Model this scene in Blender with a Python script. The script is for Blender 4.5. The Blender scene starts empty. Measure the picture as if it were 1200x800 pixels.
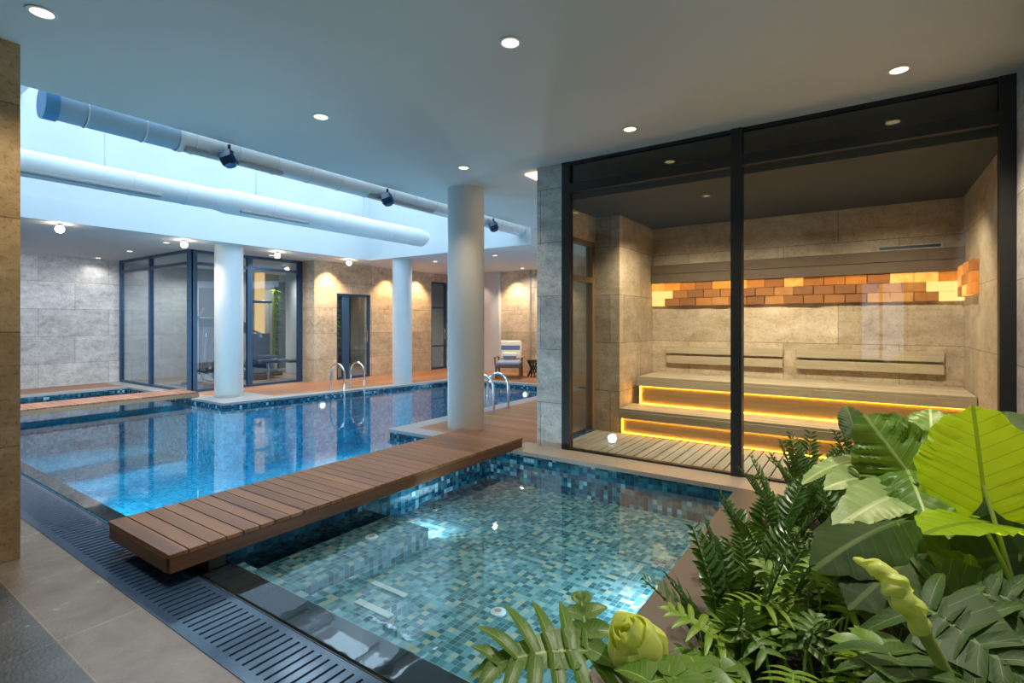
import bpy, math, random
from mathutils import Vector, Matrix
R = math.radians
PI = math.pi
C = bpy.context.scene.collection
sc = bpy.context.scene
rnd = random.Random(11)

# ------------------------------------------------------------------ camera
F = 607.5                      # focal length in pixels of the 1200 px wide frame
YAW = math.atan(417.0 / F)
CA, SA = math.cos(YAW), math.sin(YAW)
EYE = 1.5
cam_d = bpy.data.cameras.new('camera')
cam = bpy.data.objects.new('camera', cam_d)
C.objects.link(cam)
cam.location = (0, 0, EYE)
cam.rotation_euler = (PI / 2, 0, YAW - PI / 2)
cam_d.sensor_width = 36
cam_d.lens = 36 * F / 1200
cam_d.shift_y = -22 / 1200
cam_d.clip_start = 0.05
sc.camera = cam


def at(u, v, t):
    """World point at depth t along the view through a photo pixel (for setting out leaves)."""
    l = (u - 600) / F
    return Vector((t * (CA + l * SA), t * (SA - l * CA), EYE - (v - 378) / F * t))


# ------------------------------------------------------------------ mesh builder
class MB:
    def __init__(s):
        s.v, s.f, s.uv = [], [], {}

    def quad(s, a, b, c, d):
        n = len(s.v)
        s.v += [tuple(a), tuple(b), tuple(c), tuple(d)]
        s.f.append((n, n + 1, n + 2, n + 3))

    def box(s, x0, x1, y0, y1, z0, z1):
        n = len(s.v)
        s.v += [(x0, y0, z0), (x1, y0, z0), (x1, y1, z0), (x0, y1, z0), (x0, y0, z1), (x1, y0, z1), (x1, y1, z1), (x0, y1, z1)]
        for q in ((0, 3, 2, 1), (4, 5, 6, 7), (0, 1, 5, 4), (1, 2, 6, 5), (2, 3, 7, 6), (3, 0, 4, 7)):
            s.f.append(tuple(n + i for i in q))
        return s

    def bev(s, x0, x1, y0, y1, z0, z1, b=0.01):
        """Box with chamfered edges."""
        n = len(s.v)
        xs, ys, zs = (x0, x1), (y0, y1), (z0, z1)
        idx = {}
        for i in (0, 1):
            for j in (0, 1):
                for k in (0, 1):
                    sx, sy, sz = (1 - 2 * i) * b, (1 - 2 * j) * b, (1 - 2 * k) * b
                    for ax in range(3):
                        p = [xs[i] + sx, ys[j] + sy, zs[k] + sz]
                        p[ax] = (xs[i], ys[j], zs[k])[ax]
                        idx[(i, j, k, ax)] = len(s.v)
                        s.v.append(tuple(p))
        g = lambda i, j, k, a: idx[(i, j, k, a)]
        for i in (0, 1):
            q = [g(i, 0, 0, 0), g(i, 1, 0, 0), g(i, 1, 1, 0), g(i, 0, 1, 0)]
            s.f.append(tuple(q if i else q[::-1]))
            q = [g(0, i, 0, 1), g(1, i, 0, 1), g(1, i, 1, 1), g(0, i, 1, 1)]
            s.f.append(tuple(q[::-1] if i else q))
            q = [g(0, 0, i, 2), g(1, 0, i, 2), g(1, 1, i, 2), g(0, 1, i, 2)]
            s.f.append(tuple(q if i else q[::-1]))
        for i in (0, 1):
            for j in (0, 1):
                s.f.append((g(i, j, 0, 0), g(i, j, 0, 1), g(i, j, 1, 1), g(i, j, 1, 0)))
                s.f.append((g(i, 0, j, 0), g(i, 0, j, 2), g(i, 1, j, 2), g(i, 1, j, 0)))
                s.f.append((g(0, i, j, 1), g(0, i, j, 2), g(1, i, j, 2), g(1, i, j, 1)))
        for i in (0, 1):
            for j in (0, 1):
                for k in (0, 1):
                    s.f.append((g(i, j, k, 0), g(i, j, k, 1), g(i, j, k, 2)))
        return s

    def prism(s, poly, z0, z1):
        n, k = len(s.v), len(poly)
        s.v += [(p[0], p[1], z0) for p in poly] + [(p[0], p[1], z1) for p in poly]
        s.f.append(tuple(n + i for i in range(k))[::-1])
        s.f.append(tuple(n + k + i for i in range(k)))
        for i in range(k):
            j = (i + 1) % k
            s.f.append((n + i, n + j, n + k + j, n + k + i))
        return s

    def tube(s, pts, r, seg=8, cap=True):
        pts = [Vector(p) for p in pts]
        rs = r if isinstance(r, (list, tuple)) else [r] * len(pts)
        n = len(s.v)
        up = None
        for i, p in enumerate(pts):
            d = (pts[min(i + 1, len(pts) - 1)] - pts[max(i - 1, 0)]).normalized()
            if up is None:
                up = Vector((0, 0, 1)) if abs(d.z) < .9 else Vector((1, 0, 0))
            a = d.cross(up)
            if a.length < 1e-6:
                a = d.cross(Vector((0, 1, 0)))
            a.normalize()
            b = a.cross(d).normalized()
            up = b
            for k in range(seg):
                w = 2 * PI * k / seg
                s.v.append(tuple(p + a * math.cos(w) * rs[i] + b * math.sin(w) * rs[i]))
        for i in range(len(pts) - 1):
            for k in range(seg):
                k2 = (k + 1) % seg
                s.f.append((n + i * seg + k, n + i * seg + k2, n + (i + 1) * seg + k2, n + (i + 1) * seg + k))
        if cap:
            s.f.append(tuple(n + k for k in range(seg))[::-1])
            m = n + (len(pts) - 1) * seg
            s.f.append(tuple(m + k for k in range(seg)))
        return s

    def lathe(s, prof, seg=24, cx=0, cy=0):
        n = len(s.v)
        for r, z in prof:
            for k in range(seg):
                w = 2 * PI * k / seg
                s.v.append((cx + r * math.cos(w), cy + r * math.sin(w), z))
        for i in range(len(prof) - 1):
            for k in range(seg):
                k2 = (k + 1) % seg
                s.f.append((n + i * seg + k, n + i * seg + k2, n + (i + 1) * seg + k2, n + (i + 1) * seg + k))
        s.f.append(tuple(n + k for k in range(seg))[::-1])
        m = n + (len(prof) - 1) * seg
        s.f.append(tuple(m + k for k in range(seg)))
        return s

    def add(s, co, uv=None):
        s.v.append(tuple(co))
        if uv is not None:
            s.uv[len(s.v) - 1] = uv
        return len(s.v) - 1

    def build(s, name, m, parent=None, smooth=False):
        me = bpy.data.meshes.new(name)
        org = Vector((0, 0, 0))
        me.from_pydata(s.v, [], s.f)
        if s.uv:
            l = me.uv_layers.new(name='UVMap')
            for lp in me.loops:
                l.data[lp.index].uv = s.uv.get(lp.vertex_index, (0, 0))
        me.materials.append(m)
        if smooth:
            me.polygons.foreach_set('use_smooth', [True] * len(me.polygons))
            try:
                me.set_sharp_from_angle(angle=R(40))
            except Exception:
                pass
        me.update()
        o = bpy.data.objects.new(name, me)
        C.objects.link(o)
        if parent is not None:
            o.parent = parent
        return o


def tag(o, label, cat, group=None, kind=None):
    o['label'] = label
    o['category'] = cat
    if group:
        o['group'] = group
    if kind:
        o['kind'] = kind
    return o


def thing(name, label, cat, loc=(0, 0, 0), rz=0, group=None):
    o = bpy.data.objects.new(name, None)
    o.empty_display_size = .1
    C.objects.link(o)
    o.location = loc
    o.rotation_euler = (0, 0, rz)
    return tag(o, label, cat, group)


def struct(o):
    o['kind'] = 'structure'
    return o


def sgroup(name):
    o = bpy.data.objects.new(name, None)
    C.objects.link(o)
    o['kind'] = 'structure'
    return o


def copy_tree(o, parent=None):
    c = o.copy()
    C.objects.link(c)
    if parent is not None:
        c.parent = parent
    for ch in list(o.children):
        copy_tree(ch, c)
    return c


# ------------------------------------------------------------------ materials
class NT:
    def __init__(s, name):
        s.m = bpy.data.materials.new(name)
        s.m.use_nodes = True
        s.t = s.m.node_tree
        s.t.nodes.clear()
        s.out = s.t.nodes.new('ShaderNodeOutputMaterial')

    def n(s, typ, _in=None, **kw):
        x = s.t.nodes.new('ShaderNode' + typ)
        for k, v in kw.items():
            setattr(x, k, v)
        for k, v in (_in or {}).items():
            s.set(x.inputs[k], v)
        return x

    def set(s, sock, v):
        if hasattr(v, 'links'):
            s.t.links.new(v, sock)
        elif isinstance(v, (tuple, list)) and sock.type == 'RGBA' and len(v) == 3:
            sock.default_value = (*v, 1)
        else:
            sock.default_value = v

    def math(s, op, a, b=None):
        x = s.n('Math', operation=op)
        s.set(x.inputs[0], a)
        if b is not None:
            s.set(x.inputs[1], b)
        return x.outputs[0]

    def vmath(s, op, a, b=None):
        x = s.n('VectorMath', operation=op)
        s.set(x.inputs[0], a)
        if b is not None:
            s.set(x.inputs[1], b)
        return x.outputs[0]

    def mix(s, f, a, b, typ='MIX'):
        x = s.n('Mix', data_type='RGBA', blend_type=typ)
        s.set(x.inputs[0], f)
        s.set(x.inputs[6], a)
        s.set(x.inputs[7], b)
        return x.outputs[2]

    def ramp(s, f, stops):
        x = s.n('ValToRGB')
        cr = x.color_ramp
        while len(cr.elements) > 1:
            cr.elements.remove(cr.elements[-1])
        cr.elements[0].position = stops[0][0]
        cr.elements[0].color = (*stops[0][1], 1)
        for p, c in stops[1:]:
            e = cr.elements.new(p)
            e.color = (*c, 1)
        s.set(x.inputs[0], f)
        return x.outputs[0]

    def pos(s):
        return s.n('NewGeometry').outputs['Position']

    def obj(s):
        return s.n('TexCoord').outputs['Object']

    def noise(s, vec, scale, detail=4, rough=.55, dist=0):
        x = s.n('TexNoise', {'Scale': scale, 'Detail': detail, 'Roughness': rough, 'Distortion': dist})
        s.set(x.inputs['Vector'], vec)
        return x.outputs[0]

    def bump(s, h, strength=.3, dist=.01):
        x = s.n('Bump', {'Strength': strength, 'Distance': dist})
        s.set(x.inputs['Height'], h)
        return x.outputs[0]

    def principled(s, **kw):
        x = s.n('BsdfPrincipled')
        for k, v in kw.items():
            s.set(x.inputs[k.replace('_', ' ')], v)
        s.t.links.new(x.outputs[0], s.out.inputs[0])
        return x


def plain(name, col, rough=.5, metal=0, var=.08, scale=6, bump=0.0, spec=.5):
    t = NT(name)
    nz = t.noise(t.obj(), scale, 5)
    c = t.mix(nz, tuple(x * (1 - var) for x in col), tuple(min(1, x * (1 + var)) for x in col))
    p = t.principled(Base_Color=c, Roughness=rough, Metallic=metal)
    p.inputs['Specular IOR Level'].default_value = spec
    if bump:
        t.set(p.inputs['Normal'], t.bump(nz, bump, .01))
    return t.m


def emit(name, col, strength):
    t = NT(name)
    e = t.n('Emission', {'Color': (*col, 1), 'Strength': strength})
    t.t.links.new(e.outputs[0], t.out.inputs[0])
    return t.m


def uvz(t):
    """Wall coordinates: (x + y, z)."""
    sp = t.n('SeparateXYZ')
    t.set(sp.inputs[0], t.pos())
    cb = t.n('CombineXYZ')
    t.set(cb.inputs[0], t.math('ADD', sp.outputs[0], sp.outputs[1]))
    t.set(cb.inputs[1], sp.outputs[2])
    return cb.outputs[0]


def stone(name, dark, mid, light, tw=1.2, th=.6, rough=.5, vein=1.0, joint=.004):
    t = NT(name)
    w = uvz(t)
    br = t.n('TexBrick', {'Scale': 1.0, 'Mortar Size': joint, 'Mortar Smooth': .1, 'Bias': 0.0, 'Brick Width': tw, 'Row Height': th,
                          'Color1': (.82, .82, .82, 1), 'Color2': (1.1, 1.1, 1.1, 1), 'Mortar': (.45, .42, .4, 1)}, offset=.5)
    t.set(br.inputs['Vector'], w)
    mp = t.n('Mapping')
    mp.inputs['Scale'].default_value = (1.3, 2.8 * vein, 1)
    t.set(mp.inputs['Vector'], w)
    n1 = t.noise(mp.outputs[0], 1.6, 9, .65, .6)
    n2 = t.noise(w, 9, 6, .7)
    n3 = t.noise(w, 38, 3, .6)
    f = t.math('ADD', t.math('MULTIPLY', n1, .55), t.math('MULTIPLY', n2, .45))
    col = t.ramp(f, [(.33, dark), (.5, mid), (.66, light)])
    pits = t.ramp(n3, [(.36, (.62, .58, .54)), (.44, (1, 1, 1))])
    col = t.mix(.75, col, pits, 'MULTIPLY')
    col = t.mix(1, col, br.outputs['Color'], 'MULTIPLY')
    p = t.principled(Base_Color=col, Roughness=rough)
    p.inputs['Specular IOR Level'].default_value = .35
    t.set(p.inputs['Normal'], t.bump(t.math('SUBTRACT', t.math('ADD', n2, n3), br.outputs['Fac']), .35, .006))
    return t.m


def wood(name, c0, c1, along='x', pitch=.1, gap=0.0, rough=.45, world=True, spec=.4):
    """Boards running along an axis; grain stretched along it, one tone per board."""
    t = NT(name)
    sp = t.n('SeparateXYZ')
    t.set(sp.inputs[0], t.pos() if world else t.obj())
    X = {'x': 0, 'y': 1, 'z': 2}
    a = sp.outputs[X[along]]
    others = [sp.outputs[i] for i in range(3) if i != X[along]]
    across = others[0]
    k = t.math('DIVIDE', across, pitch)
    idx = t.math('FLOOR', k)
    wn = t.n('TexWhiteNoise', noise_dimensions='1D')
    t.set(wn.inputs['W'], idx)
    cb = t.n('CombineXYZ')
    t.set(cb.inputs[0], t.math('MULTIPLY', a, 2.2))
    t.set(cb.inputs[1], t.math('MULTIPLY', others[0], 38))
    t.set(cb.inputs[2], t.math('ADD', t.math('MULTIPLY', others[1], 38), t.math('MULTIPLY', wn.outputs[0], 50)))
    g = t.noise(cb.outputs[0], 1.0, 6, .6, .4)
    tone = t.math('ADD', t.math('MULTIPLY', g, .75), t.math('MULTIPLY', wn.outputs[0], .35))
    col = t.ramp(tone, [(.25, c0), (.8, c1)])
    h = g
    if gap:
        fr = t.math('FRACT', k)
        edge = t.math('LESS_THAN', fr, gap)
        col = t.mix(edge, col, tuple(x * .25 for x in c0))
        h = t.math('SUBTRACT', g, t.math('MULTIPLY', edge, 2))
    p = t.principled(Base_Color=col, Roughness=t.math('ADD', rough - .08, t.math('MULTIPLY', g, .2)))
    p.inputs['Specular IOR Level'].default_value = spec
    t.set(p.inputs['Normal'], t.bump(h, .25, .004))
    return t.m


def mosaic(name, stops, size=.05, grout=(.35, .42, .42), gw=.08, rough=.15):
    """Small square pool tiles, one random colour per tile."""
    t = NT(name)
    p0 = t.vmath('ADD', t.vmath('SCALE', t.pos()), (0.011, 0.017, .013))
    sc_ = p0.node
    v = t.n('VectorMath', operation='SCALE')
    v.inputs['Scale'].default_value = 1 / size
    t.set(v.inputs[0], t.vmath('ADD', t.pos(), (.0113, .0117, .0131)))
    cell = t.vmath('FLOOR', v.outputs[0])
    fr = t.vmath('FRACTION', v.outputs[0])
    wn = t.n('TexWhiteNoise', noise_dimensions='3D')
    t.set(wn.inputs['Vector'], cell)
    col = t.ramp(wn.outputs['Value'], stops)
    fs = t.n('SeparateXYZ')
    t.set(fs.inputs[0], fr)
    ns = t.n('SeparateXYZ')
    t.set(ns.inputs[0], t.n('NewGeometry').outputs['True Normal'])
    g = None
    for i in range(3):
        e = t.math('LESS_THAN', fs.outputs[i], gw)
        k = t.math('MULTIPLY', e, t.math('LESS_THAN', t.math('ABSOLUTE', ns.outputs[i]), .5))
        g = k if g is None else t.math('MAXIMUM', g, k)
    col = t.mix(g, col, grout)
    rv = t.math('ADD', rough, t.math('MULTIPLY', g, .5))
    p = t.principled(Base_Color=col, Roughness=rv)
    t.set(p.inputs['Normal'], t.bump(t.math('SUBTRACT', 1.0, g), .3, .003))
    for nd in (p0.node, sc_):
        pass
    return t.m


def glass(name, tint, ior=1.45, boost=0.0):
    t = NT(name)
    tr = t.n('BsdfTransparent', {'Color': (*tint, 1)})
    gl = t.n('BsdfGlossy', {'Color': (1, 1, 1, 1), 'Roughness': 0.0})
    fr = t.n('Fresnel')
    bf = t.n('NewGeometry').outputs['Backfacing']      # unbent rays: same reflectance on both faces of the pane
    t.set(fr.inputs['IOR'], t.math('ADD', ior, t.math('MULTIPLY', bf, 1 / ior - ior)))
    f = fr.outputs[0]
    if boost:
        f = t.math('MINIMUM', t.math('ADD', f, boost), 1.0)
    mx = t.n('MixShader')
    t.set(mx.inputs[0], f)
    t.t.links.new(tr.outputs[0], mx.inputs[1])
    t.t.links.new(gl.outputs[0], mx.inputs[2])
    t.t.links.new(mx.outputs[0], t.out.inputs[0])
    return t.m


def water(name, tint, wave=.02):
    t = NT(name)
    nz = t.noise(t.pos(), 3.2, 3, .5, .3)
    nb = t.bump(nz, wave, .05)
    tr = t.n('BsdfTransparent', {'Color': (*tint, 1)})
    gl = t.n('BsdfGlossy', {'Color': (1, 1, 1, 1), 'Roughness': 0.02})
    fr = t.n('Fresnel', {'IOR': 1.5})
    t.set(fr.inputs['Normal'], nb)
    t.set(gl.inputs['Normal'], nb)
    mx = t.n('MixShader')
    t.set(mx.inputs[0], fr.outputs[0])
    t.t.links.new(tr.outputs[0], mx.inputs[1])
    t.t.links.new(gl.outputs[0], mx.inputs[2])
    t.t.links.new(mx.outputs[0], t.out.inputs[0])
    return t.m


def leafmat(name, c_dark, c_light, vein, trans=.3, tcol=None, rough=.35, nv=7.0, spec=.4):
    t = NT(name)
    uv = t.n('UVMap').outputs[0]
    sp = t.n('SeparateXYZ')
    t.set(sp.inputs[0], uv)
    ay = t.math('ABSOLUTE', sp.outputs[1])
    ch = t.math('FRACT', t.math('MULTIPLY', t.math('SUBTRACT', sp.outputs[0], t.math('MULTIPLY', ay, .55)), nv))
    v1 = t.math('LESS_THAN', t.math('ABSOLUTE', t.math('SUBTRACT', ch, .5)), .035)
    v2 = t.math('LESS_THAN', ay, .022)
    vm = t.math('MAXIMUM', t.math('MULTIPLY', v1, .6), v2)
    nz = t.noise(t.pos(), 9, 4)
    oi = t.n('ObjectInfo').outputs['Random']
    f = t.math('ADD', t.math('MULTIPLY', nz, .7), t.math('MULTIPLY', oi, .3))
    col = t.mix(f, c_dark, c_light)
    col = t.mix(vm, col, vein)
    p = t.n('BsdfPrincipled', {'Roughness': rough})
    t.set(p.inputs['Base Color'], col)
    p.inputs['Specular IOR Level'].default_value = spec
    t.set(p.inputs['Normal'], t.bump(t.math('SUBTRACT', nz, vm), .25, .006))
    tl = t.n('BsdfTranslucent')
    t.set(tl.inputs[0], t.mix(vm, tcol or c_light, vein))
    mx = t.n('MixShader', {0: trans})
    t.t.links.new(p.outputs[0], mx.inputs[1])
    t.t.links.new(tl.outputs[0], mx.inputs[2])
    t.t.links.new(mx.outputs[0], t.out.inputs[0])
    return t.m


M = {}
M['ceiling'] = plain('ceiling_paint', (.66, .66, .64), .75, var=.03, scale=2)
M['well'] = plain('well_plaster', (.64, .665, .68), .8, var=.03, scale=1)
M['plaster'] = plain('plaster_lavender_grey', (.55, .55, .58), .75, var=.04)
M['gymwall'] = plain('gym_wall_paint', (.36, .36, .35), .75, var=.05)
M['travertine'] = stone('travertine_warm', (.34, .26, .175), (.54, .44, .32), (.70, .60, .47), 1.2, .62)
M['travertine_grey'] = stone('travertine_grey', (.32, .325, .34), (.56, .57, .59), (.76, .77, .78), 1.25, .6)
M['pier'] = stone('travertine_pier', (.34, .23, .12), (.50, .36, .20), (.62, .48, .30), 3.0, .72, rough=.45)
M['slate'] = None
M['granite'] = plain('granite_beige', (.36, .31, .265), .4, var=.22, scale=60)
M['granite_brown'] = plain('granite_brown', (.115, .098, .085), .4, var=.3, scale=70)
M['granite_dark'] = plain('granite_wet_dark', (.05, .048, .05), .035, var=.4, scale=80)
M['coping'] = plain('coping_pale_stone', (.33, .335, .345), .35, var=.12, scale=25)
M['concrete'] = plain('column_paint', (.60, .61, .62), .55, var=.05, scale=5, bump=.05)
M['dark_metal'] = plain('dark_window_metal', (.022, .024, .028), .4, var=.2, spec=.4)
M['blue_lit_metal'] = plain('frame_metal_blue_lit', (.02, .065, .14), .35, var=.2)  # blue light on the frames put into the metal colour
M['white_metal'] = plain('duct_white_paint', (.74, .76, .77), .45, var=.05, scale=3)
M['steel'] = plain('polished_steel', (.75, .76, .78), .12, 1.0, var=.03)
M['black'] = plain('black_plastic', (.015, .016, .018), .45, var=.2)
M['rubber'] = plain('gym_rubber', (.03, .032, .036), .8, var=.2)
M['navy'] = plain('navy_vinyl', (.03, .07, .16), .45, var=.1)
M['cream_cloth'] = plain('cream_cloth', (.72, .66, .55), .9, var=.08, scale=60, bump=.2)
M['stripe_cloth'] = plain('blue_cloth', (.10, .14, .28), .9, var=.1, scale=60, bump=.2)
M['grey_cloth'] = plain('grey_blue_cloth', (.28, .31, .40), .9, var=.08, scale=60, bump=.2)
M['soil'] = plain('planter_soil', (.028, .02, .014), .95, var=.5, scale=30, bump=.6)
M['bridge_wood'] = wood('bridge_hardwood', (.115, .046, .015), (.32, .15, .058), 'y', .1065, 0, .36)
M['bridge_side'] = wood('bridge_fascia_hardwood', (.085, .035, .016), (.20, .088, .042), 'x', .12, 0, .4)
M['timber'] = wood('footbridge_hardwood', (.17, .075, .045), (.34, .17, .11), 'y', .1, .06, .4)
M['timber_side'] = wood('footbridge_fascia', (.26, .17, .09), (.42, .29, .17), 'x', .2, 0, .45)
M['deck'] = wood('deck_hardwood', (.19, .08, .035), (.42, .20, .10), 'y', .1, .07, .42)
M['deck_x'] = wood('deck_hardwood_lengthwise', (.19, .08, .04), (.40, .20, .11), 'x', .1, .07, .42)
M['sauna_wood'] = wood('sauna_aspen', (.34, .28, .19), (.58, .50, .37), 'y', .14, .04, .55)
M['duckboard'] = wood('duckboard_grey_timber', (.24, .24, .21), (.44, .43, .38), 'x', .1, 0, .6)
M['sauna_dark'] = wood('sauna_dark_board', (.08, .055, .035), (.16, .11, .07), 'y', .12, .03, .55)
M['chair_wood'] = wood('chair_teak', (.12, .06, .03), (.26, .14, .075), 'x', .1, 0, .45)
M['sauna_ceiling'] = plain('sauna_ceiling_dark', (.022, .028, .032), .7, var=.1)
M['led'] = emit('led_amber', (1.0, .40, .02), 15.0)
M['led_soft'] = emit('led_amber_soft', (1.0, .42, .03), 1.6)
M['lamp'] = emit('downlight_glow', (1.0, .80, .42), 1.6)
M['lamp_cool'] = emit('downlight_cool_glow', (1.0, .95, .85), 1.6)
M['spot_glow'] = emit('spotlight_glow', (1.0, .86, .6), 16.0)
M['pool_lamp'] = emit('underwater_lamp_glow', (.85, .97, 1.0), 2.0)
M['amber_strip'] = emit('amber_pilaster_glow', (1.0, .56, .2), .7)
M['white_plastic'] = plain('white_plastic', (.78, .78, .76), .35, var=.03)
M['tile_spa'] = mosaic('mosaic_spa', [(0, (.03, .11, .12)), (.2, (.05, .17, .19)), (.4, (.09, .24, .27)), (.58, (.14, .32, .36)), (.74, (.20, .41, .45)), (.86, (.32, .50, .52)), (.94, (.50, .52, .40)), (.99, (.55, .47, .28))], .041, (.24, .36, .38))
M['tile_spa'].node_tree
M['tile_pool'] = mosaic('mosaic_pool', [(0, (.006, .21, .36)), (.3, (.012, .30, .48)), (.6, (.02, .37, .56)), (.85, (.05, .45, .64)), (.97, (.10, .52, .70))], .05, (.03, .36, .54))
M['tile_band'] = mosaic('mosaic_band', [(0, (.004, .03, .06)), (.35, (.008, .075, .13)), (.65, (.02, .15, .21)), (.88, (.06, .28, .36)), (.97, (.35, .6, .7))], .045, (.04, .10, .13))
M['water_pool'] = water('water_pool', (.55, .86, .97), .028)
M['water_spa'] = water('water_spa', (.68, .88, 1.0), .022)
M['glass'] = glass('sauna_glass', (.82, .83, .81), 1.5)
M['glass_gym'] = glass('gym_glass', (.74, .84, .93), 1.5, .04)
M['glass_sky'] = glass('skylight_glass', (.94, .97, .98), 1.3)
M['bamboo_lit'] = leafmat('bamboo_leaf', (.10, .22, .01), (.36, .55, .03), (.5, .6, .1), .5, (.5, .75, .05))


def slate():
    t = NT('slate_floor')
    mp = t.n('Mapping')
    mp.inputs['Location'].default_value = (.4, .15, 0)
    t.set(mp.inputs['Vector'], t.pos())
    br = t.n('TexBrick', {'Scale': 1.0, 'Mortar Size': .004, 'Mortar Smooth': .1, 'Brick Width': .6, 'Row Height': 1.1,
                          'Color1': (.9, .9, .9, 1), 'Color2': (1.1, 1.1, 1.1, 1), 'Mortar': (1.5, 1.4, 1.25, 1)}, offset=0.0)
    t.set(br.inputs['Vector'], mp.outputs[0])
    n1 = t.noise(t.pos(), 2.5, 7, .6, .5)
    n2 = t.noise(t.pos(), 55, 4, .6)
    col = t.ramp(n1, [(.3, (.075, .075, .076)), (.7, (.15, .145, .14))])
    sp = t.n('SeparateXYZ')
    t.set(sp.inputs[0], t.pos())
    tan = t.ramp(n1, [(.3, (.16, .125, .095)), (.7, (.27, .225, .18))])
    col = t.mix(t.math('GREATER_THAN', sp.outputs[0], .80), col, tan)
    col = t.mix(1, col, br.outputs['Color'], 'MULTIPLY')
    p = t.principled(Base_Color=col, Roughness=t.math('ADD', .10, t.math('MULTIPLY', n1, .28)))
    t.set(p.inputs['Normal'], t.bump(t.math('ADD', n2, t.math('MULTIPLY', n1, 1.5)), .35, .008))
    return t.m


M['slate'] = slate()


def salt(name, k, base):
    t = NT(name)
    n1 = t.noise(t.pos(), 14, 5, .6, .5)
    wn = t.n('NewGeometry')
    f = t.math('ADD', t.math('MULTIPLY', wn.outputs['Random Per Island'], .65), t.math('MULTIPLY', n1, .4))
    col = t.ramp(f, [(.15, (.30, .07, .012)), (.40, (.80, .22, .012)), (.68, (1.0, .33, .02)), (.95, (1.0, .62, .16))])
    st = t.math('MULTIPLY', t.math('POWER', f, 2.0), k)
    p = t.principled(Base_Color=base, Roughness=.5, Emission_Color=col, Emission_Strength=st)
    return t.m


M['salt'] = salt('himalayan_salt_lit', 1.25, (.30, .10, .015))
M['salt_dim'] = salt('himalayan_salt_dim', .5, (.22, .09, .03))  # lower rows: weaker backlight put into a dimmer, browner copy
M['salt_hot'] = emit('himalayan_salt_hot_glow', (1.0, .62, .20), 1.1)  # end bricks: glow of a lamp behind them put into emission

# ------------------------------------------------------------------ room shell
ZC, ZS, ZT = 3.27, 2.97, 5.0      # main ceiling, low soffit, skylight well top
D = .10                           # deck level above the water (z = 0)

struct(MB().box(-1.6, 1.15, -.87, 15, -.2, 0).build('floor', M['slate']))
wb_ = MB()
wb_.box(-1.75, -1.6, .15, 15, -.2, 3.6)
wb_.box(-1.75, -1.6, -1.0, -.6, -.2, 3.6)
wb_.box(-1.75, -1.6, -.6, .15, 2.3, 3.6)
wb_.box(-1.75, -1.6, -.6, .15, -.2, .5)
struct(wb_.build('wall_back', M['travertine']))
wbk = sgroup('window_back')
m = MB()
for yy in (-.57, -.2, .12):
    m.box(-1.70, -1.64, yy - .03, yy + .03, .5, 2.3)
m.box(-1.70, -1.64, -.54, .09, .5, .56)
m.box(-1.70, -1.64, -.54, .09, 2.24, 2.3)
m.build('window_frame', M['dark_metal'], wbk)
MB().box(-1.675, -1.665, -.54, .09, .56, 2.24).build('window_pane', M['glass_sky'], wbk)
struct(MB().box(-1.75, 5.08, -1.05, -.87, -.2, 3.6).build('wall_right', M['travertine_grey']))
struct(MB().box(5.08, 8.0, -1.05, -.87, -.2, 3.6).build('wall_sauna_right', M['travertine']))
struct(MB().box(-1.75, 4.98, 14.7, 14.9, -.2, 3.6).build('wall_left', M['travertine_grey']))
struct(MB().box(.2, .95, 4.45, 5.1, 0, ZC).build('pier_left', M['pier']))
struct(MB().box(-1.75, 12.4, -1.05, 5.2, ZC, 3.75).build('ceiling', M['ceiling']))
cs = MB()
cs.box(-1.75, 12.4, 9.7, 15.3, ZS, 3.3)
cs.box(8.2, 12.4, 5.2, 9.7, ZS, 3.3)
cs.box(-1.75, 1.0, 5.2, 9.7, ZS, 3.3)
struct(cs.build('ceiling_low', M['ceiling']))
w = MB()
w.box(.9, 8.3, 5.05, 5.2, 3.75, ZT)
w.box(.9, 8.3, 9.7, 9.85, 3.3, ZT)
w.box(8.2, 8.35, 5.2, 9.7, 3.3, ZT)
w.box(.85, 1.0, 5.2, 9.7, 3.3, ZT)
w.box(.99, 8.2, 9.69, 9.7, ZS, 3.3)
w.box(8.19, 8.2, 5.2, 9.69, ZS, 3.3)
struct(w.build('wall_skylight_well', M['well']))
wf = sgroup('window_skylight')
fr = MB()
for i in range(8):
    x = 1.0 + i * 7.2 / 7
    fr.box(x - .06, x + .06, 5.2, 9.7, ZT - .32, ZT + .16)
for y in (5.25, 6.7, 8.2, 9.65):
    fr.box(1.0, 8.2, y - .04, y + .04, ZT + .02, ZT + .12)
fr.build('window_frame', M['white_metal'], wf)
MB().box(1.0, 8.2, 5.2, 9.7, ZT + .16, ZT + .18).build('window_pane', M['glass_sky'], wf)

# far stone wall with two glazed doors
Y = 10.7
d1a, d1b, d1z = 8.02, 9.07, 2.22
d2a, d2b, d2z = 11.35, 12.05, 2.73
w = MB()
w.box(7.4, d1a, Y, Y + .25, -.2, ZS)
w.box(d1a, d1b, Y, Y + .25, d1z, ZS)
w.box(d1b, d2a, Y, Y + .25, -.2, ZS)
w.box(d2a, d2b, Y, Y + .25, d2z, ZS)
w.box(d2b, 12.4, Y, Y + .25, -.2, ZS)
w.box(7.4, 7.6, Y + .25, 11.3, -.2, ZS)
struct(w.build('wall_far', M['travertine']))


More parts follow.
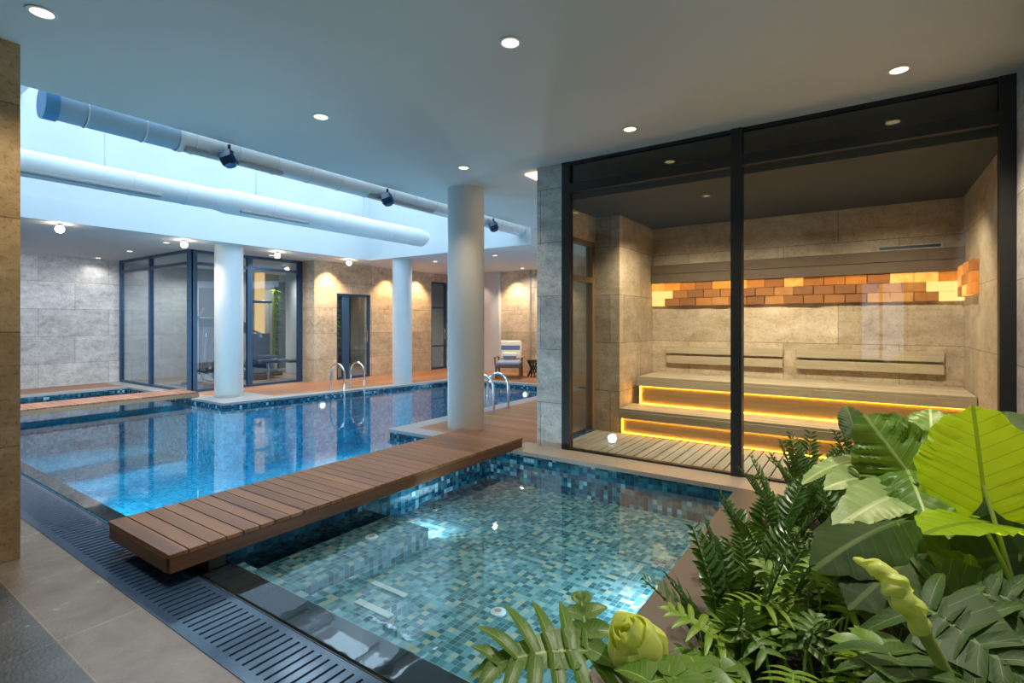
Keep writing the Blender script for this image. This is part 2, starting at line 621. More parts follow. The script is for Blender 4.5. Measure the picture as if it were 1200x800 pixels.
def glazed_door(n, x0, x1, z1, rails, panel_from=None):
    g = sgroup('door_%d' % n)
    m = MB()
    b = .055
    y0, y1 = Y + .03, Y + .1
    m.box(x0, x0 + b, y0, y1, D, z1)
    m.box(x1 - b, x1, y0, y1, D, z1)
    m.box(x0 + b, x1 - b, y0, y1, z1 - b, z1)
    m.box(x0 + b, x1 - b, y0, y1, D, D + .06)
    for z in rails:
        m.box(x0 + b, x1 - b, y0, y1, z - .025, z + .025)
    if panel_from:
        m.box(panel_from, panel_from + .2, y0 + .01, y1 - .01, D + .06, z1 - b)
    m.build('door_frame', M['blue_lit_metal'], g)
    MB().box(x0 + b, x1 - b, Y + .055, Y + .067, D + .06, z1 - b).build('door_pane', M['glass_gym'], g)
    MB().tube([(x1 - .14, Y - .0, 1.0), (x1 - .14, Y - .03, 1.02), (x1 - .14, Y - .03, 1.3), (x1 - .14, Y, 1.32)], .01, 6).build('door_handle', M['steel'], g, True)


glazed_door(1, d1a, d1b, d1z, [], 8.22)
glazed_door(2, d2a, d2b, d2z, [1.95, .8])

# end wall: plaster return and stone panelling lit from a cove
struct(MB().box(12.2, 12.4, -1, Y, -.2, ZS).build('wall_end', M['travertine']))
struct(MB().box(12.08, 12.2, 8.75, Y, D, ZS).build('wall_end_plaster', M['plaster']))
struct(MB().box(12.14, 12.2, 7.72, 7.76, D, ZS).build('trim_1', M['granite']))
# gym room behind the glass
struct(MB().box(4.98, 12.4, 15.0, 15.2, -.2, ZS).build('wall_gym_rear', M['gymwall']))
struct(MB().box(12.2, 12.4, 10.95, 15.0, -.2, ZS).build('wall_gym_end', M['gymwall']))
struct(MB().box(4.98, 12.2, 11.25, 15.0, .02, D).build('floor_gym', plain('gym_floor_vinyl', (.22, .18, .15), .4, var=.15)))

# ------------------------------------------------------------------ pools and decks
pool = MB()
pool.box(1.6, 12.0, 3.5, 15, -1.25, -1.1)
pool.box(1.45, 1.62, 3.7, 14.7, -1.1, -.004)
struct(pool.build('floor_pool', M['tile_pool']))
spa = MB()
spa.box(1.6, 4.85, .75, 3.7, -.6, -.27)
spa.box(1.45, 1.75, -.87, 3.7, -.5, -.02)
struct(spa.build('floor_spa', M['tile_spa']))
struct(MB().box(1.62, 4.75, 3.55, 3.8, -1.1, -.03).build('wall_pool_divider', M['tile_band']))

# tiled upstands below the copings (deck bodies)
FE = [(4.6, 9.24), (9.95, 8.35)]          # far edge of the pool
body = MB()
body.prism([(4.73, .7), (5.08, .7), (5.08, 3.3), (12.2, 3.3), (12.2, 5.2), (4.73, 5.2)], -.11, .06)
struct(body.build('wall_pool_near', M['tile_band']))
body = MB().prism([(9.95, 5.2), (12.2, 5.2), (12.2, 8.35), (9.95, 8.35)], -.11, .06)
struct(body.build('wall_pool_end', M['tile_band']))
body = MB().prism([FE[0], FE[1], (12.2, 8.35), (12.2, 10.7), (7.4, 10.7), (7.4, 11.25), (4.9, 11.25), (4.9, 15), (4.6, 15)], -.11, .06)
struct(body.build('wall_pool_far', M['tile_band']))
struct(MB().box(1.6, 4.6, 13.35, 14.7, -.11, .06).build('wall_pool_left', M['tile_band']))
lo = MB().prism([(4.735, .7), (5.08, .7), (5.08, 3.3), (12.2, 3.3), (12.2, 5.195), (4.735, 5.195)], -1.1, -.11)
lo.prism([(9.955, 5.2), (12.2, 5.2), (12.2, 8.35), (9.955, 8.35)], -1.1, -.11)
lo.prism([(4.605, 9.245), (9.95, 8.355), (12.2, 8.35), (12.2, 10.7), (7.4, 10.7), (7.4, 11.25), (4.9, 11.25), (4.9, 15), (4.605, 15)], -1.1, -.11)
lo.box(1.6, 4.6, 13.355, 14.7, -1.1, -.11)
struct(MB().box(4.7315, 4.7345, .9, 3.55, -.3, -.1101).build('wall_spa_end', M['tile_band']))
struct(lo.build('wall_pool_lower', M['tile_pool']))
struct(MB().box(1.6, 4.72, .6, .9, -.42, .06).build('wall_spa_right', M['tile_band']))

cop = MB()
cop.prism([(4.73, 3.3), (4.98, 3.3), (4.98, 4.95), (9.95, 4.95), (9.95, 5.22), (4.71, 5.22)], .06, D)
cop.prism([(9.93, 5.22), (10.2, 5.2), (10.2, 8.3), (9.93, 8.36)], .06, D)
cop.prism([(4.58, 9.22), (9.95, 8.33), (9.95, 8.62), (5.6, 9.35), (5.6, 10.35), (4.9, 10.45), (4.9, 14.7), (4.58, 14.7)], .06, D)
cop.box(1.6, 4.58, 13.33, 13.6, .06, D)
struct(cop.build('trim_pool_coping', M['coping']))
dk = MB().prism([(4.98, 3.301), (5.121, 3.301), (5.121, 3.1), (12.2, 3.1), (12.2, 8.35), (10.2, 8.35), (10.2, 4.95), (4.98, 4.95)], .06, D)
struct(dk.build('floor_deck', M['deck']))
dk = MB().prism([(9.95, 8.62), (10.2, 8.35), (12.2, 8.35), (12.2, 10.7), (7.4, 10.7), (7.4, 11.25), (4.9, 11.25), (4.9, 10.45), (5.6, 10.35), (5.6, 9.35)], .06, D)
struct(dk.build('floor_deck_far', M['deck_x']))
struct(MB().box(-1.6, 4.58, 13.6, 14.7, .06, D).build('floor_deck_left', M['deck_x']))
sco = MB().box(4.71, 5.12, -.87, 3.3, .06, D)
struct(sco.build('trim_sauna_sill', M['granite']))
struct(MB().box(1.48, 4.71, .6, .92, -.02, D).build('trim_spa_coping', M['granite_brown']))
nc = MB().box(1.5, 1.62, 3.7, 13.4, -.3, .003)
nc.box(1.5, 1.68, .92, 3.7, -.3, .003)
struct(nc.build('trim_overflow_edge', M['granite_dark']))
struct(MB().box(1.15, 1.5, -.87, 14, -.3, -.12).build('floor_channel', M['black']))

# water
wm = MB()
wm.prism([(1.5, 3.66), (4.728, 3.66), (4.728, 5.202), (9.948, 5.202), (9.948, 8.348), (4.598, 9.238), (4.598, 13.348), (1.5, 13.348)], -.004, .0045)
wm.f = [wm.f[1]]
tag(wm.build('pool_water', M['water_pool']), 'deep blue water of the large swimming pool reflecting columns', 'water', kind='stuff')
wm = MB().box(1.5, 4.74, .9, 3.66, -.004, .0045)
wm.f = [wm.f[1]]
tag(wm.build('spa_water', M['water_spa']), 'shallow clear water of the small pool over green mosaic', 'water', kind='stuff')

# ------------------------------------------------------------------ drain grate
gt = thing('drain_grate', 'dark slotted overflow drain grate along the slate floor edge', 'drain', (1.15, 0, 0))
m = MB()
m.box(0, .05, .3, 13.9, -.03, .004)
m.box(.29, .325, .3, 13.9, -.03, .004)
y = .3
while y < 13.85:
    m.box(.05, .29, y, y + .041, -.03, .004)
    y += .056
m.build('grating', plain('grate_blue_reflection', (.045, .085, .16), .10, var=.25, scale=30), gt)  # blue reflection on the wet grate put into its base colour
MB().box(.326, .332, .3, 13.9, -.03, .006).build('rim', M['black'], gt)

# ------------------------------------------------------------------ timber bridges
br = thing('wooden_bridge', 'reddish brown plank footbridge crossing between the two pools', 'bridge', (1.3, 3.22, 0))
m = MB()
n = 34
pw = 3.61 / n
for i in range(n):
    m.bev(i * pw + .003, (i + 1) * pw - .003, 0, .89, .175, .2, .002)
m.build('plank_deck', M['bridge_wood'], br)
MB().bev(0.01, 3.6, .002, .03, .09, .174, .003).build('side_board', M['bridge_side'], br)
MB().bev(0.01, 3.6, .86, .888, .09, .174, .003).build('side_board', M['bridge_side'], br)
MB().bev(0.0, .03, .031, .859, .09, .174, .003).build('end_board', M['bridge_side'], br)
MB().bev(3.575, 3.605, .031, .859, .1, .174, .003).build('end_board', M['bridge_side'], br)
for yy in (.2, .65):
    MB().box(.05, 3.55, yy - .04, yy + .04, .101, .174).build('joist', M['black'], br)
for xx in (.24,):
    MB().box(xx, xx + .1, .05, .85, .004, .101).build('bearer', M['black'], br)

b2 = thing('timber_footbridge', 'narrow brown timber footbridge at the far side of the pool', 'bridge', (-1.6, 10.38, 0))
m = MB()
for i in range(63):
    m.box(i * .1 + .003, i * .1 + .097, 0, .77, .175, .2)
m.build('plank_deck', M['timber'], b2)
MB().bev(0, 6.32, 0.0, .03, .11, .174, .003).build('side_board', M['timber_side'], b2)
MB().bev(0, 6.32, .74, .77, .11, .174, .003).build('side_board', M['timber_side'], b2)
MB().bev(6.29, 6.32, .031, .739, .11, .174, .003).build('end_board', M['timber_side'], b2)

# ------------------------------------------------------------------ columns
for nm, x, y, r, z0, z1 in (('column_1', 5.10, 10.05, .245, D, ZS), ('column_2', 8.47, 8.9, .225, D, ZS), ('column_3', 5.33, 4.40, .242, D, ZC)):
    struct(MB().lathe([(r, z0), (r, z1)], 40, x, y).build(nm, M['concrete'], None, True))

# ------------------------------------------------------------------ sauna
GX = 5.08
struct(MB().box(5.05, 5.3, 2.80, 3.12, D, ZC).build('pier_sauna', M['travertine_grey']))
sx = MB().box(6.25, 8.0, 2.62, 3.1, -.2, ZC)
struct(sx.build('wall_sauna_left', M['travertine']))
struct(MB().box(5.3, 6.25, 2.95, 3.08, 2.55, ZC).build('wall_sauna_lintel', M['travertine']))
struct(MB().box(7.5, 7.7, -.9, 3.1, -.2, ZC).build('wall_sauna_rear', M['travertine']))
struct(MB().box(5.2, 7.5, -.87, 2.95, 2.88, 3.0).build('ceiling_sauna', M['sauna_ceiling']))
struct(MB().box(5.1, 7.5, -.87, 3.0, 0, D - .03).build('floor_sauna', M['granite_dark']))
gw = sgroup('window_sauna')
m = MB()
m.box(5.05, 5.13, 2.70, 2.80, D, ZC)
m.box(5.04, 5.14, .94, 1.035, D, ZC)
m.box(5.05, 5.13, -.87, -.78, D, ZC)
m.box(5.055, 5.125, 1.035, 2.70, 2.93, 3.03)
m.box(5.055, 5.125, -.78, .94, 2.93, 3.03)
m.box(5.06, 5.12, 1.035, 2.70, D, D + .02)
m.box(5.06, 5.12, -.78, .94, D, D + .02)
m.box(5.06, 5.12, -.78, 2.70, ZC - .03, ZC)
m.build('window_frame', M['dark_metal'], gw)
for a, b in ((1.035, 2.70), (-.78, .94)):
    MB().box(5.084, 5.096, a, b, D + .02, 2.93).build('window_pane', M['glass'], gw)
    MB().box(5.084, 5.096, a, b, 3.03, ZC - .03).build('window_pane', M['glass'], gw)
# glazed side door of the sauna
sd = sgroup('door_3')
m = MB()
for a, b in ((5.3, 5.36), (6.19, 6.25)):
    m.box(a, b, 2.97, 3.06, D, 2.55)
m.box(5.36, 6.19, 2.97, 3.06, 2.5, 2.55)
m.box(5.36, 6.19, 2.97, 3.06, 2.02, 2.09)
m.build('door_frame', wood('sauna_door_timber', (.16, .09, .04), (.30, .18, .09), 'z', .1, 0, .5), sd)
MB().box(5.36, 6.19, 3.005, 3.015, D, 2.5).build('door_pane', M['glass'], sd)
MB().tube([(5.45, 2.96, 1.0), (5.45, 2.93, 1.0), (5.45, 2.93, 1.3), (5.45, 2.96, 1.3)], .012, 6).build('door_handle', M['steel'], sd, True)

db = thing('duckboard', 'grey slatted timber duckboard covering the sauna floor', 'duckboard', (5.13, 0, .07))
m = MB()
y = -.86
while y < 2.9:
    m.bev(.01, 1.08, y, min(y + .088, 2.94), .012, .03, .003)
    y += .1
m.build('slats', M['duckboard'], db)
for xx in (.12, .9):
    MB().box(xx, xx + .06, -.86, 2.94, 0, .012).build('batten', M['duckboard'], db)


def sauna_bench(label, x0, xr, x1, y0, y1, z0, z1, nm='sauna_bench'):
    """x0 seat front, xr riser face, x1 back, seat top z1."""
    t = thing(nm, label, 'bench', (x0, y0, z0))
    L = y1 - y0
    m = MB()
    nb = 4 if x1 - x0 < .7 else 7
    bw = (x1 - x0) / nb
    for i in range(nb):
        m.bev(i * bw + .002, (i + 1) * bw - .002, 0, L, z1 - z0 - .03, z1 - z0, .003)
    m.build('seat', M['sauna_wood'], t)
    MB().bev(-.002, .026, 0, L, z1 - z0 - .125, z1 - z0 - .031, .003).build('seat_fascia', M['sauna_wood'], t)
    MB().box(xr - x0, xr - x0 + .04, 0, L, 0.0, z1 - z0 - .12).build('riser', M['sauna_wood'], t)
    MB().box(.03, x1 - x0, .0, L, z1 - z0 - .12, z1 - z0 - .032).build('carcass', M['sauna_dark'], t)
    h = z1 - z0 - .122
    e = MB()
    e.box(xr - x0 - .014, xr - x0 - .001, .02, L - .02, .003, .011)
    e.box(xr - x0 - .014, xr - x0 - .001, .02, L - .02, h - .011, h - .003)
    e.box(xr - x0 - .014, xr - x0 - .001, L - .029, L - .02, .011, h - .011)
    e.build('led_strip', M['led'], t)
    return t


sauna_bench('lower sauna bench standing on the grey duckboard', 6.17, 6.24, 6.66, -.86, 2.60, D, .42)
sauna_bench('upper sauna bench against the stone rear wall', 6.60, 6.67, 7.48, -.86, 2.52, .42, .79)
bk = thing('timber_back_support', 'long pale timber backrest above the upper sauna bench', 'backrest', (7.44, -.7, .92))
for z0 in (0, .14):
    MB().bev(.0, .05, 0, 1.45, z0, z0 + .11, .004).build('rail', M['sauna_wood'], bk)
    MB().bev(.0, .05, 1.6, 3.1, z0, z0 + .11, .004).build('rail', M['sauna_wood'], bk)
st = thing('salt_brick_band', 'glowing amber salt brick band across the sauna rear wall', 'wall light', (7.42, -.87, 1.74))  # band of backlit bricks on the wall, its glow in the material
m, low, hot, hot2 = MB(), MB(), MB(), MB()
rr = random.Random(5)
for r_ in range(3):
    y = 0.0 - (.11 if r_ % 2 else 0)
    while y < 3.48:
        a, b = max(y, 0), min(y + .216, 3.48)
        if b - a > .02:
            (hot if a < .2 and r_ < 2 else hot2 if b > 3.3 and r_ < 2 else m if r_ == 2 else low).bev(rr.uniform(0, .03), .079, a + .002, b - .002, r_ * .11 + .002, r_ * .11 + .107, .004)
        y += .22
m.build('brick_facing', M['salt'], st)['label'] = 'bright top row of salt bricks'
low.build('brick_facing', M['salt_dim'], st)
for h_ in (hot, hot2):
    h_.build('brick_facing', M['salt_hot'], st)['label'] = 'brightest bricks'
st2 = thing('salt_brick_band', 'short salt brick band on the side wall of the sauna', 'wall light', (6.55, -.87, 1.78))
m = MB()
for r_ in range(3):
    x = 0.0
    while x < .84:
        m.bev(x + .002, x + .206, 0, .05 + rr.uniform(0, .02), r_ * .11, r_ * .11 + .106, .004)
        x += .21
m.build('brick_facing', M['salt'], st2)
vl = thing('sauna_valance', 'dark timber board strip above the glowing salt bricks', 'valance', (7.40, -.87, 2.07))
m = MB()
for i in range(2):
    m.bev(0, .09, 0, 3.48, i * .13 + .001, i * .13 + .128, .003)
m.build('board', M['sauna_dark'], vl)
vt = thing('air_vent', 'black linear air vent high on the sauna rear wall', 'vent', (7.485, -.70, 2.36))
MB().bev(-.012, .014, 0, .62, -.025, .035, .003).build('frame', M['travertine_grey'], vt)
MB().box(-.016, -.0125, .03, .59, -.008, .022).build('slot', M['black'], vt)

# ------------------------------------------------------------------ gym glazing
gg = sgroup('window_gym')
m = MB()
zr = 2.70
for yy in (11.2, 13.0, 14.62):
    m.box(4.87, 4.95, yy - .04, yy + .04, D, ZS)
for z in (D + .02, zr, ZS - .03):
    m.box(4.88, 4.94, 11.24, 14.66, z - .03, z + .03)
for xx in (4.98, 6.12, 7.34):
    m.box(xx - .055, xx + .055, 11.16, 11.24, D, ZS)
for z in (D + .02, zr, ZS - .03):
    m.box(5.03, 7.29, 11.17, 11.23, z - .03, z + .03)
m.build('window_frame', M['blue_lit_metal'], gg)
for a, b in ((11.24, 12.96), (13.04, 14.58)):
    MB().box(4.905, 4.915, a, b, D + .05, ZS - .06).build('window_pane', M['glass_gym'], gg)
for a, b in ((5.03, 6.065), (6.175, 7.285)):
    MB().box(a, b, 11.195, 11.205, D + .05, ZS - .06).build('window_pane', M['glass_gym'], gg)

# gym rear wall features
struct(MB().box(6.8, 7.55, 14.93, 15.0, D, 2.45).build('door_4', plain('gym_dark_door', (.06, .055, .05), .5)))
struct(MB().box(8.36, 8.50, 14.7, 15.0, D, ZS).build('trim_gym_pilaster', M['amber_strip']))
struct(MB().lathe([(.22, D), (.22, ZS)], 32, 8.55, 13.3).build('column_4', M['concrete'], None, True))
wg = sgroup('window_garden')
m = MB()
for xx in (9.0, 9.9, 10.8, 11.7):
    m.box(xx - .05, xx + .05, 14.9, 14.98, D, 2.7)
m.box(9.0, 11.7, 14.9, 14.98, 2.65, 2.75)
m.build('window_frame', M['dark_metal'], wg)
MB().box(9.0, 11.7, 14.985, 14.999, D, 2.7).build('window_pane', plain('dusk_glass', (.03, .05, .045), .05), wg)


def bamboo(x, y, label):
    t = thing('potted_bamboo', label, 'plant', (x, y, D))
    MB().lathe([(.10, 0), (.14, .02), (.16, .34), (.15, .36), (.12, .33)], 20).build('pot', M['white_plastic'], t, True)
    m, st_ = MB(), MB()
    q = random.Random(int(x * 100))
    for k in range(5):
        a = q.uniform(0, 6.3)
        bx, by = .07 * math.cos(a), .07 * math.sin(a)
        h = q.uniform(1.8, 2.4)
        st_.tube([(bx, by, .3), (bx * 1.5, by * 1.5, h * .6), (bx * 2, by * 2, h)], .012, 6)
        for j in range(34):
            z = q.uniform(.6, h)
            an = q.uniform(0, 6.3)
            L = q.uniform(.12, .22)
            o = Vector((bx * (1 + z / h), by * (1 + z / h), z))
            dv = Vector((math.cos(an), math.sin(an), q.uniform(-.5, .3))).normalized()
            sd_ = dv.cross(Vector((0, 0, 1))).normalized() * L * .13
            i0 = [m.add(o, (0, 0)), m.add(o + dv * L * .45 + sd_, (.45, .5)), m.add(o + dv * L + Vector((0, 0, -.03)), (1, 0)), m.add(o + dv * L * .45 - sd_, (.45, -.5))]
            m.f.append(tuple(i0))
    st_.build('stem', M['bamboo_lit'], t, True)
    m.build('foliage', M['bamboo_lit'], t)


bamboo(8.48, 14.3, 'tall lit bamboo plant behind the gym glass beside the column')
bamboo(10.35, 14.0, 'lit bamboo plant deeper in the gym past the column')

# gym machines
ct = thing('cross_trainer', 'grey cross trainer behind the gym glass beside the dark corner post', 'exercise machine', (5.72, 12.1, D), R(0))
MB().bev(-.25, .25, -.75, -.68, 0, .07, .01).bev(-.28, .28, .68, .75, 0, .07, .01).bev(-.05, .05, -.7, .7, .03, .1, .01).build('base', M['steel'], ct)
MB().lathe([(.04, -.06), (.28, -.05), (.30, 0), (.28, .05), (.04, .06)], 28).build('flywheel_cover', M['black'], ct, True)
ct.children[-1].rotation_euler = (0, PI / 2, 0)
ct.children[-1].location = (0, -.45, .36)
MB().tube([(0, .35, .1), (0, .25, .8), (0, .2, 1.35)], .04, 10).build('mast', M['steel'], ct, True)
MB().bev(-.16, .16, .12, .2, 1.3, 1.52, .02).build('console', M['black'], ct)
for s in (-1, 1):
    MB().tube([(s * .2, .45, .35), (s * .22, .32, .9), (s * .24, .18, 1.35), (s * .2, -.02, 1.62), (s * .17, -.08, 1.72)], .022, 8).build('arm', M['steel'], ct, True)
    MB().tube([(s * .2, .45, .35), (s * .16, -.45, .38 + s * .12)], .025, 8).build('foot_rail', M['steel'], ct, True)
    MB().bev(s * .18 - .08, s * .18 + .08, -.25, .12, .36 + s * .04, .40 + s * .04, .01).build('pedal', M['black'], ct)

tm = thing('treadmill', 'dark treadmill with curved handrail behind the front column', 'exercise machine', (7.2, 13.2, D), R(0))
MB().bev(-.4, .4, -.9, .9, .06, .2, .02).build('deck_frame', M['black'], tm)
MB().bev(-.26, .26, -.88, .8, .201, .215, .004).build('belt', M['rubber'], tm)
MB().bev(-.4, .4, .55, .95, .2, .32, .04).build('motor_hood', M['navy'], tm)
for s in (-1, 1):
    MB().tube([(s * .37, .7, .25), (s * .37, .72, 1.0), (s * .37, .66, 1.15), (s * .37, .4, 1.18), (s * .37, .12, 1.12), (s * .37, .06, 1.0)], .03, 8).build('handrail', M['steel'], tm, True)
MB().bev(-.36, .36, .66, .78, 1.12, 1.42, .03).build('console', M['black'], tm)

wb = thing('weight_bench', 'navy padded weight bench behind the gym glass', 'bench', (7.75, 11.95, D), R(80))
MB().bev(-.14, .14, -.6, .25, .40, .48, .02).build('seat', M['navy'], wb)
MB().bev(-.14, .14, .28, .9, .42, .50, .02).build('backrest', M['navy'], wb)
for yy in (-.5, .7):
    MB().bev(-.25, .25, yy - .03, yy + .03, 0, .05, .01).bev(-.03, .03, yy - .03, yy + .03, .05, .41, .01).build('leg', M['steel'], wb)

wt = thing('weight_machine', 'tall navy and steel cable weight machine near the gym column', 'exercise machine', (8.02, 14.1, D), R(0))
MB().bev(-.35, .35, -.3, .3, 0, .06, .01).build('base', M['black'], wt)
for s in (-1, 1):
    MB().box(s * .3 - .03, s * .3 + .03, -.03, .03, .06, 2.0).build('upright', M['steel'], wt)
MB().bev(-.33, .33, -.04, .04, 1.95, 2.03, .01).build('crossbar', M['navy'], wt)
MB().bev(-.22, .22, -.1, .1, .1, 1.1, .01).build('weight_stack', M['navy'], wt)
MB().bev(-.2, .2, -.55, -.2, .42, .5, .02).build('seat', M['navy'], wt)

# ------------------------------------------------------------------ ventilation ducts
def rings(m, y, z, x0, x1, r, step):
    x = x0
    while x < x1:
        m.tube([(x, y, z), (x + .012, y, z)], r + .004, 28, True)
        x += step


d1 = thing('ventilation_duct', 'round white ventilation duct running along the ceiling edge with seam rings', 'duct', (1.3, 5.42, 3.26))
MB().tube([(.07, 0, 0), (.95, 0, 0)], .118, 32).build('pipe', plain('duct_blue_lit', (.36, .52, .66), .45, var=.05), d1, True)  # blue light on this stretch put into its colour
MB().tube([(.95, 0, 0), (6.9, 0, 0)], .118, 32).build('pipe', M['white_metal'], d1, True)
MB().tube([(-.02, 0, 0), (.07, 0, 0)], .132, 32).build('end_cap', plain('duct_cap_blue_lit', (.10, .32, .62), .4), d1, True)  # end cap coloured blue for the light falling on it
MB().tube([(.95, 0, 0), (1.0, 0, 0)], .128, 32).build('collar', M['white_metal'], d1, True)
MB().bev(1.0, 2.0, -.10, -.03, -.125, -.085, .01).build('air_slot', M['coping'], d1)
MB().bev(3.2, 4.4, -.10, -.03, -.125, -.085, .01).build('air_slot', M['coping'], d1)
for k in range(16):
    MB().tube([(.25 + k * .42, 0, 0), (.262 + k * .42, 0, 0)], .125, 28).build('seam_ring', M['white_metal'], d1, True)
for xx in (1.9, 4.2):
    MB().tube([(xx, 0, .1), (xx, 0, .5)], .012, 6).build('hanger_rod', M['steel'], d1, True)

d2 = thing('ventilation_duct', 'thick white ventilation duct hung on wires below the skylight', 'duct', (1.0, 7.5, 3.22))
MB().tube([(0, 0, 0), (2.6, 0, 0)], .145, 32).build('pipe', M['white_metal'], d2, True)
MB().tube([(2.6, 0, 0), (2.75, 0, 0), (6.62, 0, 0), (6.72, 0, -.02), (6.76, 0, -.06)], [.145, .172, .172, .165, .10], 32).build('pipe', M['white_metal'], d2, True)
for xx in (.55, 1.6, 2.2, 3.4, 4.6, 5.8):
    MB().tube([(xx, 0, 0), (xx + .03, 0, 0)], .15 if xx < 2.6 else .177, 32).build('seam_ring', M['white_metal'], d2, True)
MB().bev(.5, 1.9, -.145, -.07, -.13, -.09, .01).build('air_slot', M['coping'], d2)
MB().bev(2.9, 4.0, -.165, -.09, -.15, -.11, .01).build('air_slot', M['coping'], d2)
for xx in (1.35, 3.2, 5.2):
    MB().tube([(xx, 0, .13), (xx, 0, 1.78)], .008, 6).build('hanger_wire', M['steel'], d2, True)

for (x, lab) in ((2.66, 'dark blue cube spotlight on the duct, first one from the blue-lit end cap'),
                 (4.72, 'dark blue cube spotlight on the duct above the wire hung duct end'),
                 (7.08, 'small dark cube spotlight on the duct behind the big round column')):
    t = thing('cube_spotlight', lab, 'spotlight', (x, 5.24, 3.13))
    MB().lathe([(.05, -.075), (.085, -.055), (.085, .055), (.05, .075)], 6).build('housing', plain('spot_navy', (.012, .05, .13), .35), t)
    t.children[-1].rotation_euler = (R(70), 0, R(35))
    MB().box(-.01, .01, -.012, .012, .05, .14).build('bracket', M['black'], t)
    MB().lathe([(.03, 0), (.055, .004)], 6).build('lens', plain('spot_lens', (.05, .12, .25), .1), t)
    t.children[-1].rotation_euler = (R(160), 0, 0)
    t.children[-1].location = (0, -.03, -.07)

# ------------------------------------------------------------------ ceiling lights
def spot_lamp(x, y, z, w, col, ang, blend=.6, size=.04, rot=(0, 0, 0)):
    l = bpy.data.lights.new('lamp', 'SPOT')
    l.energy, l.color, l.spot_size, l.spot_blend, l.shadow_soft_size = w, col, R(ang), blend, size
    o = bpy.data.objects.new('lamp', l)
    C.objects.link(o)
    o.location = (x, y, z)
    o.rotation_euler = rot
    return o


def downlight(x, y, z, label, r=.058, glow='lamp', group='recessed ceiling downlights'):
    t = thing('downlight', label, 'downlight', (x, y, z), 0, group)
    m = MB()
    m.lathe([(r + .012, 0), (r + .014, -.006), (r, -.007)], 24)
    m.build('trim_ring', M['white_plastic'], t, True)
    MB().lathe([(r - .004, -.0075), (r - .012, -.0095)], 24).build('lens', M[glow], t)
    return t


WARM = (1.0, .80, .52)
for x, y, lab in ((.92, 3.88, 'round lit downlight in the grey ceiling just above the stone pier'),
                  (2.69, 1.86, 'round lit downlight in the grey ceiling at top centre, alone'),
                  (4.52, -.18, 'round lit downlight in the grey ceiling above the plants and sauna glass'),
                  (2.74, 3.87, 'round lit downlight in the grey ceiling just below the first cube spotlight'),
                  (4.51, 1.79, 'round lit downlight in the grey ceiling above the sauna mullion'),
                  (4.56, 3.80, 'round lit downlight in the grey ceiling above the big round column')):
    downlight(x, y, ZC, lab)
    spot_lamp(x, y, ZC - .03, 110 if (x > 4 and y < 0) else 34, WARM, 110, .8)
# same grid, out of the frame above the camera and the planter
for x, y in ((2.6, -.18), (.92, 1.86)):
    spot_lamp(x, y, ZC - .03, 150 if x > 2 else 60, (1.0, .93, .78), 100, .8)

soff = [(115, 302, 'tiny downlight in the low soffit above the grey stone wall'),
        (152, 294, 'tiny downlight in the low soffit outside the gym side glass'),
        (195, 284, 'tiny downlight in the low soffit above the gym glass corner'),
        (318, 299, 'tiny downlight in the low soffit before the gym front glass'),
        (510, 306, 'tiny downlight in the low soffit beside the pale far column'),
        (580, 299, 'tiny downlight in the low soffit between big column and sauna pier'),
        (503, 320, 'tiny downlight in the low soffit above the tall far door'),
        (612, 314, 'tiny downlight in the low soffit above the lounge chair')]
for u, v, lab in soff:
    t_ = F * (ZS - EYE) / (378 - v)
    l_ = (u - 600) / F * t_
    downlight(t_ * CA + l_ * SA, t_ * SA - l_ * CA, ZS, lab, .05, 'lamp_cool', 'soffit downlights')
    spot_lamp(t_ * CA + l_ * SA, t_ * SA - l_ * CA, ZS - .03, 14 if u < 170 else 40, (1.0, .94, .86), 150, .9)
for u, v, lab in ((70, 265, 'brightest glaring spotlight under the soffit before the grey stone wall'),
                  (216, 284, 'glaring spotlight under the soffit by the gym glass corner'),
                  (325, 297, 'glaring spotlight under the soffit before the gym front window'),
                  (409, 306, 'glaring spotlight under the soffit above the glazed far door')):
    t_ = F * (2.93 - EYE) / (378 - v)
    l_ = (u - 600) / F * t_
    x, y = t_ * CA + l_ * SA, t_ * SA - l_ * CA
    t = thing('soffit_spotlight', lab, 'spotlight', (x, y, ZS), 0, 'spotlights under the soffit edge')
    MB().lathe([(.04, 0), (.04, -.012), (.02, -.014), (.02, -.03)], 20).build('mount', M['dark_metal'], t, True)
    MB().lathe([(.005, -.028)] + [(.055 * math.sin(PI * k / 10), -.083 + .055 * math.cos(PI * k / 10)) for k in range(1, 10)] + [(.004, -.138)], 20).build('bulb', M['spot_glow'], t, True)
    if u == 70:
        spot_lamp(x, y, 2.80, 330, (.90, .95, 1.0), 104, .5, .1, (R(46), 0, R(-10)))
    else:
        spot_lamp(x, y, 2.80, 42, (1.0, .84, .62), 150, .9)

# wall washers over the far stone wall and the end wall
for x, y, wv in ((7.75, 10.38, 80), (9.6, 10.3, 80), (10.7, 10.35, 90)):
    spot_lamp(x, y, 2.94, wv, (1.0, .66, .32), 95, .7, .03, (R(8), 0, 0))
for y in (6.9, 8.2):
    spot_lamp(11.8, y, 2.94, 80, (1.0, .72, .4), 95, .7, .03, (0, R(-8), 0))
spot_lamp(11.7, 9.3, 2.94, 20, (1.0, .74, .5), 90, .7, .03)
# cove light behind the sauna pier
cv = thing('cove_light', 'warm lit recessed cove in the ceiling just past the sauna pier', 'cove light', (5.5, 3.2, ZC))
MB().bev(-.33, .5, -.05, .16, -.02, -.001, .004).build('diffuser', emit('cove_glow', (1.0, .66, .3), 3.0), cv)

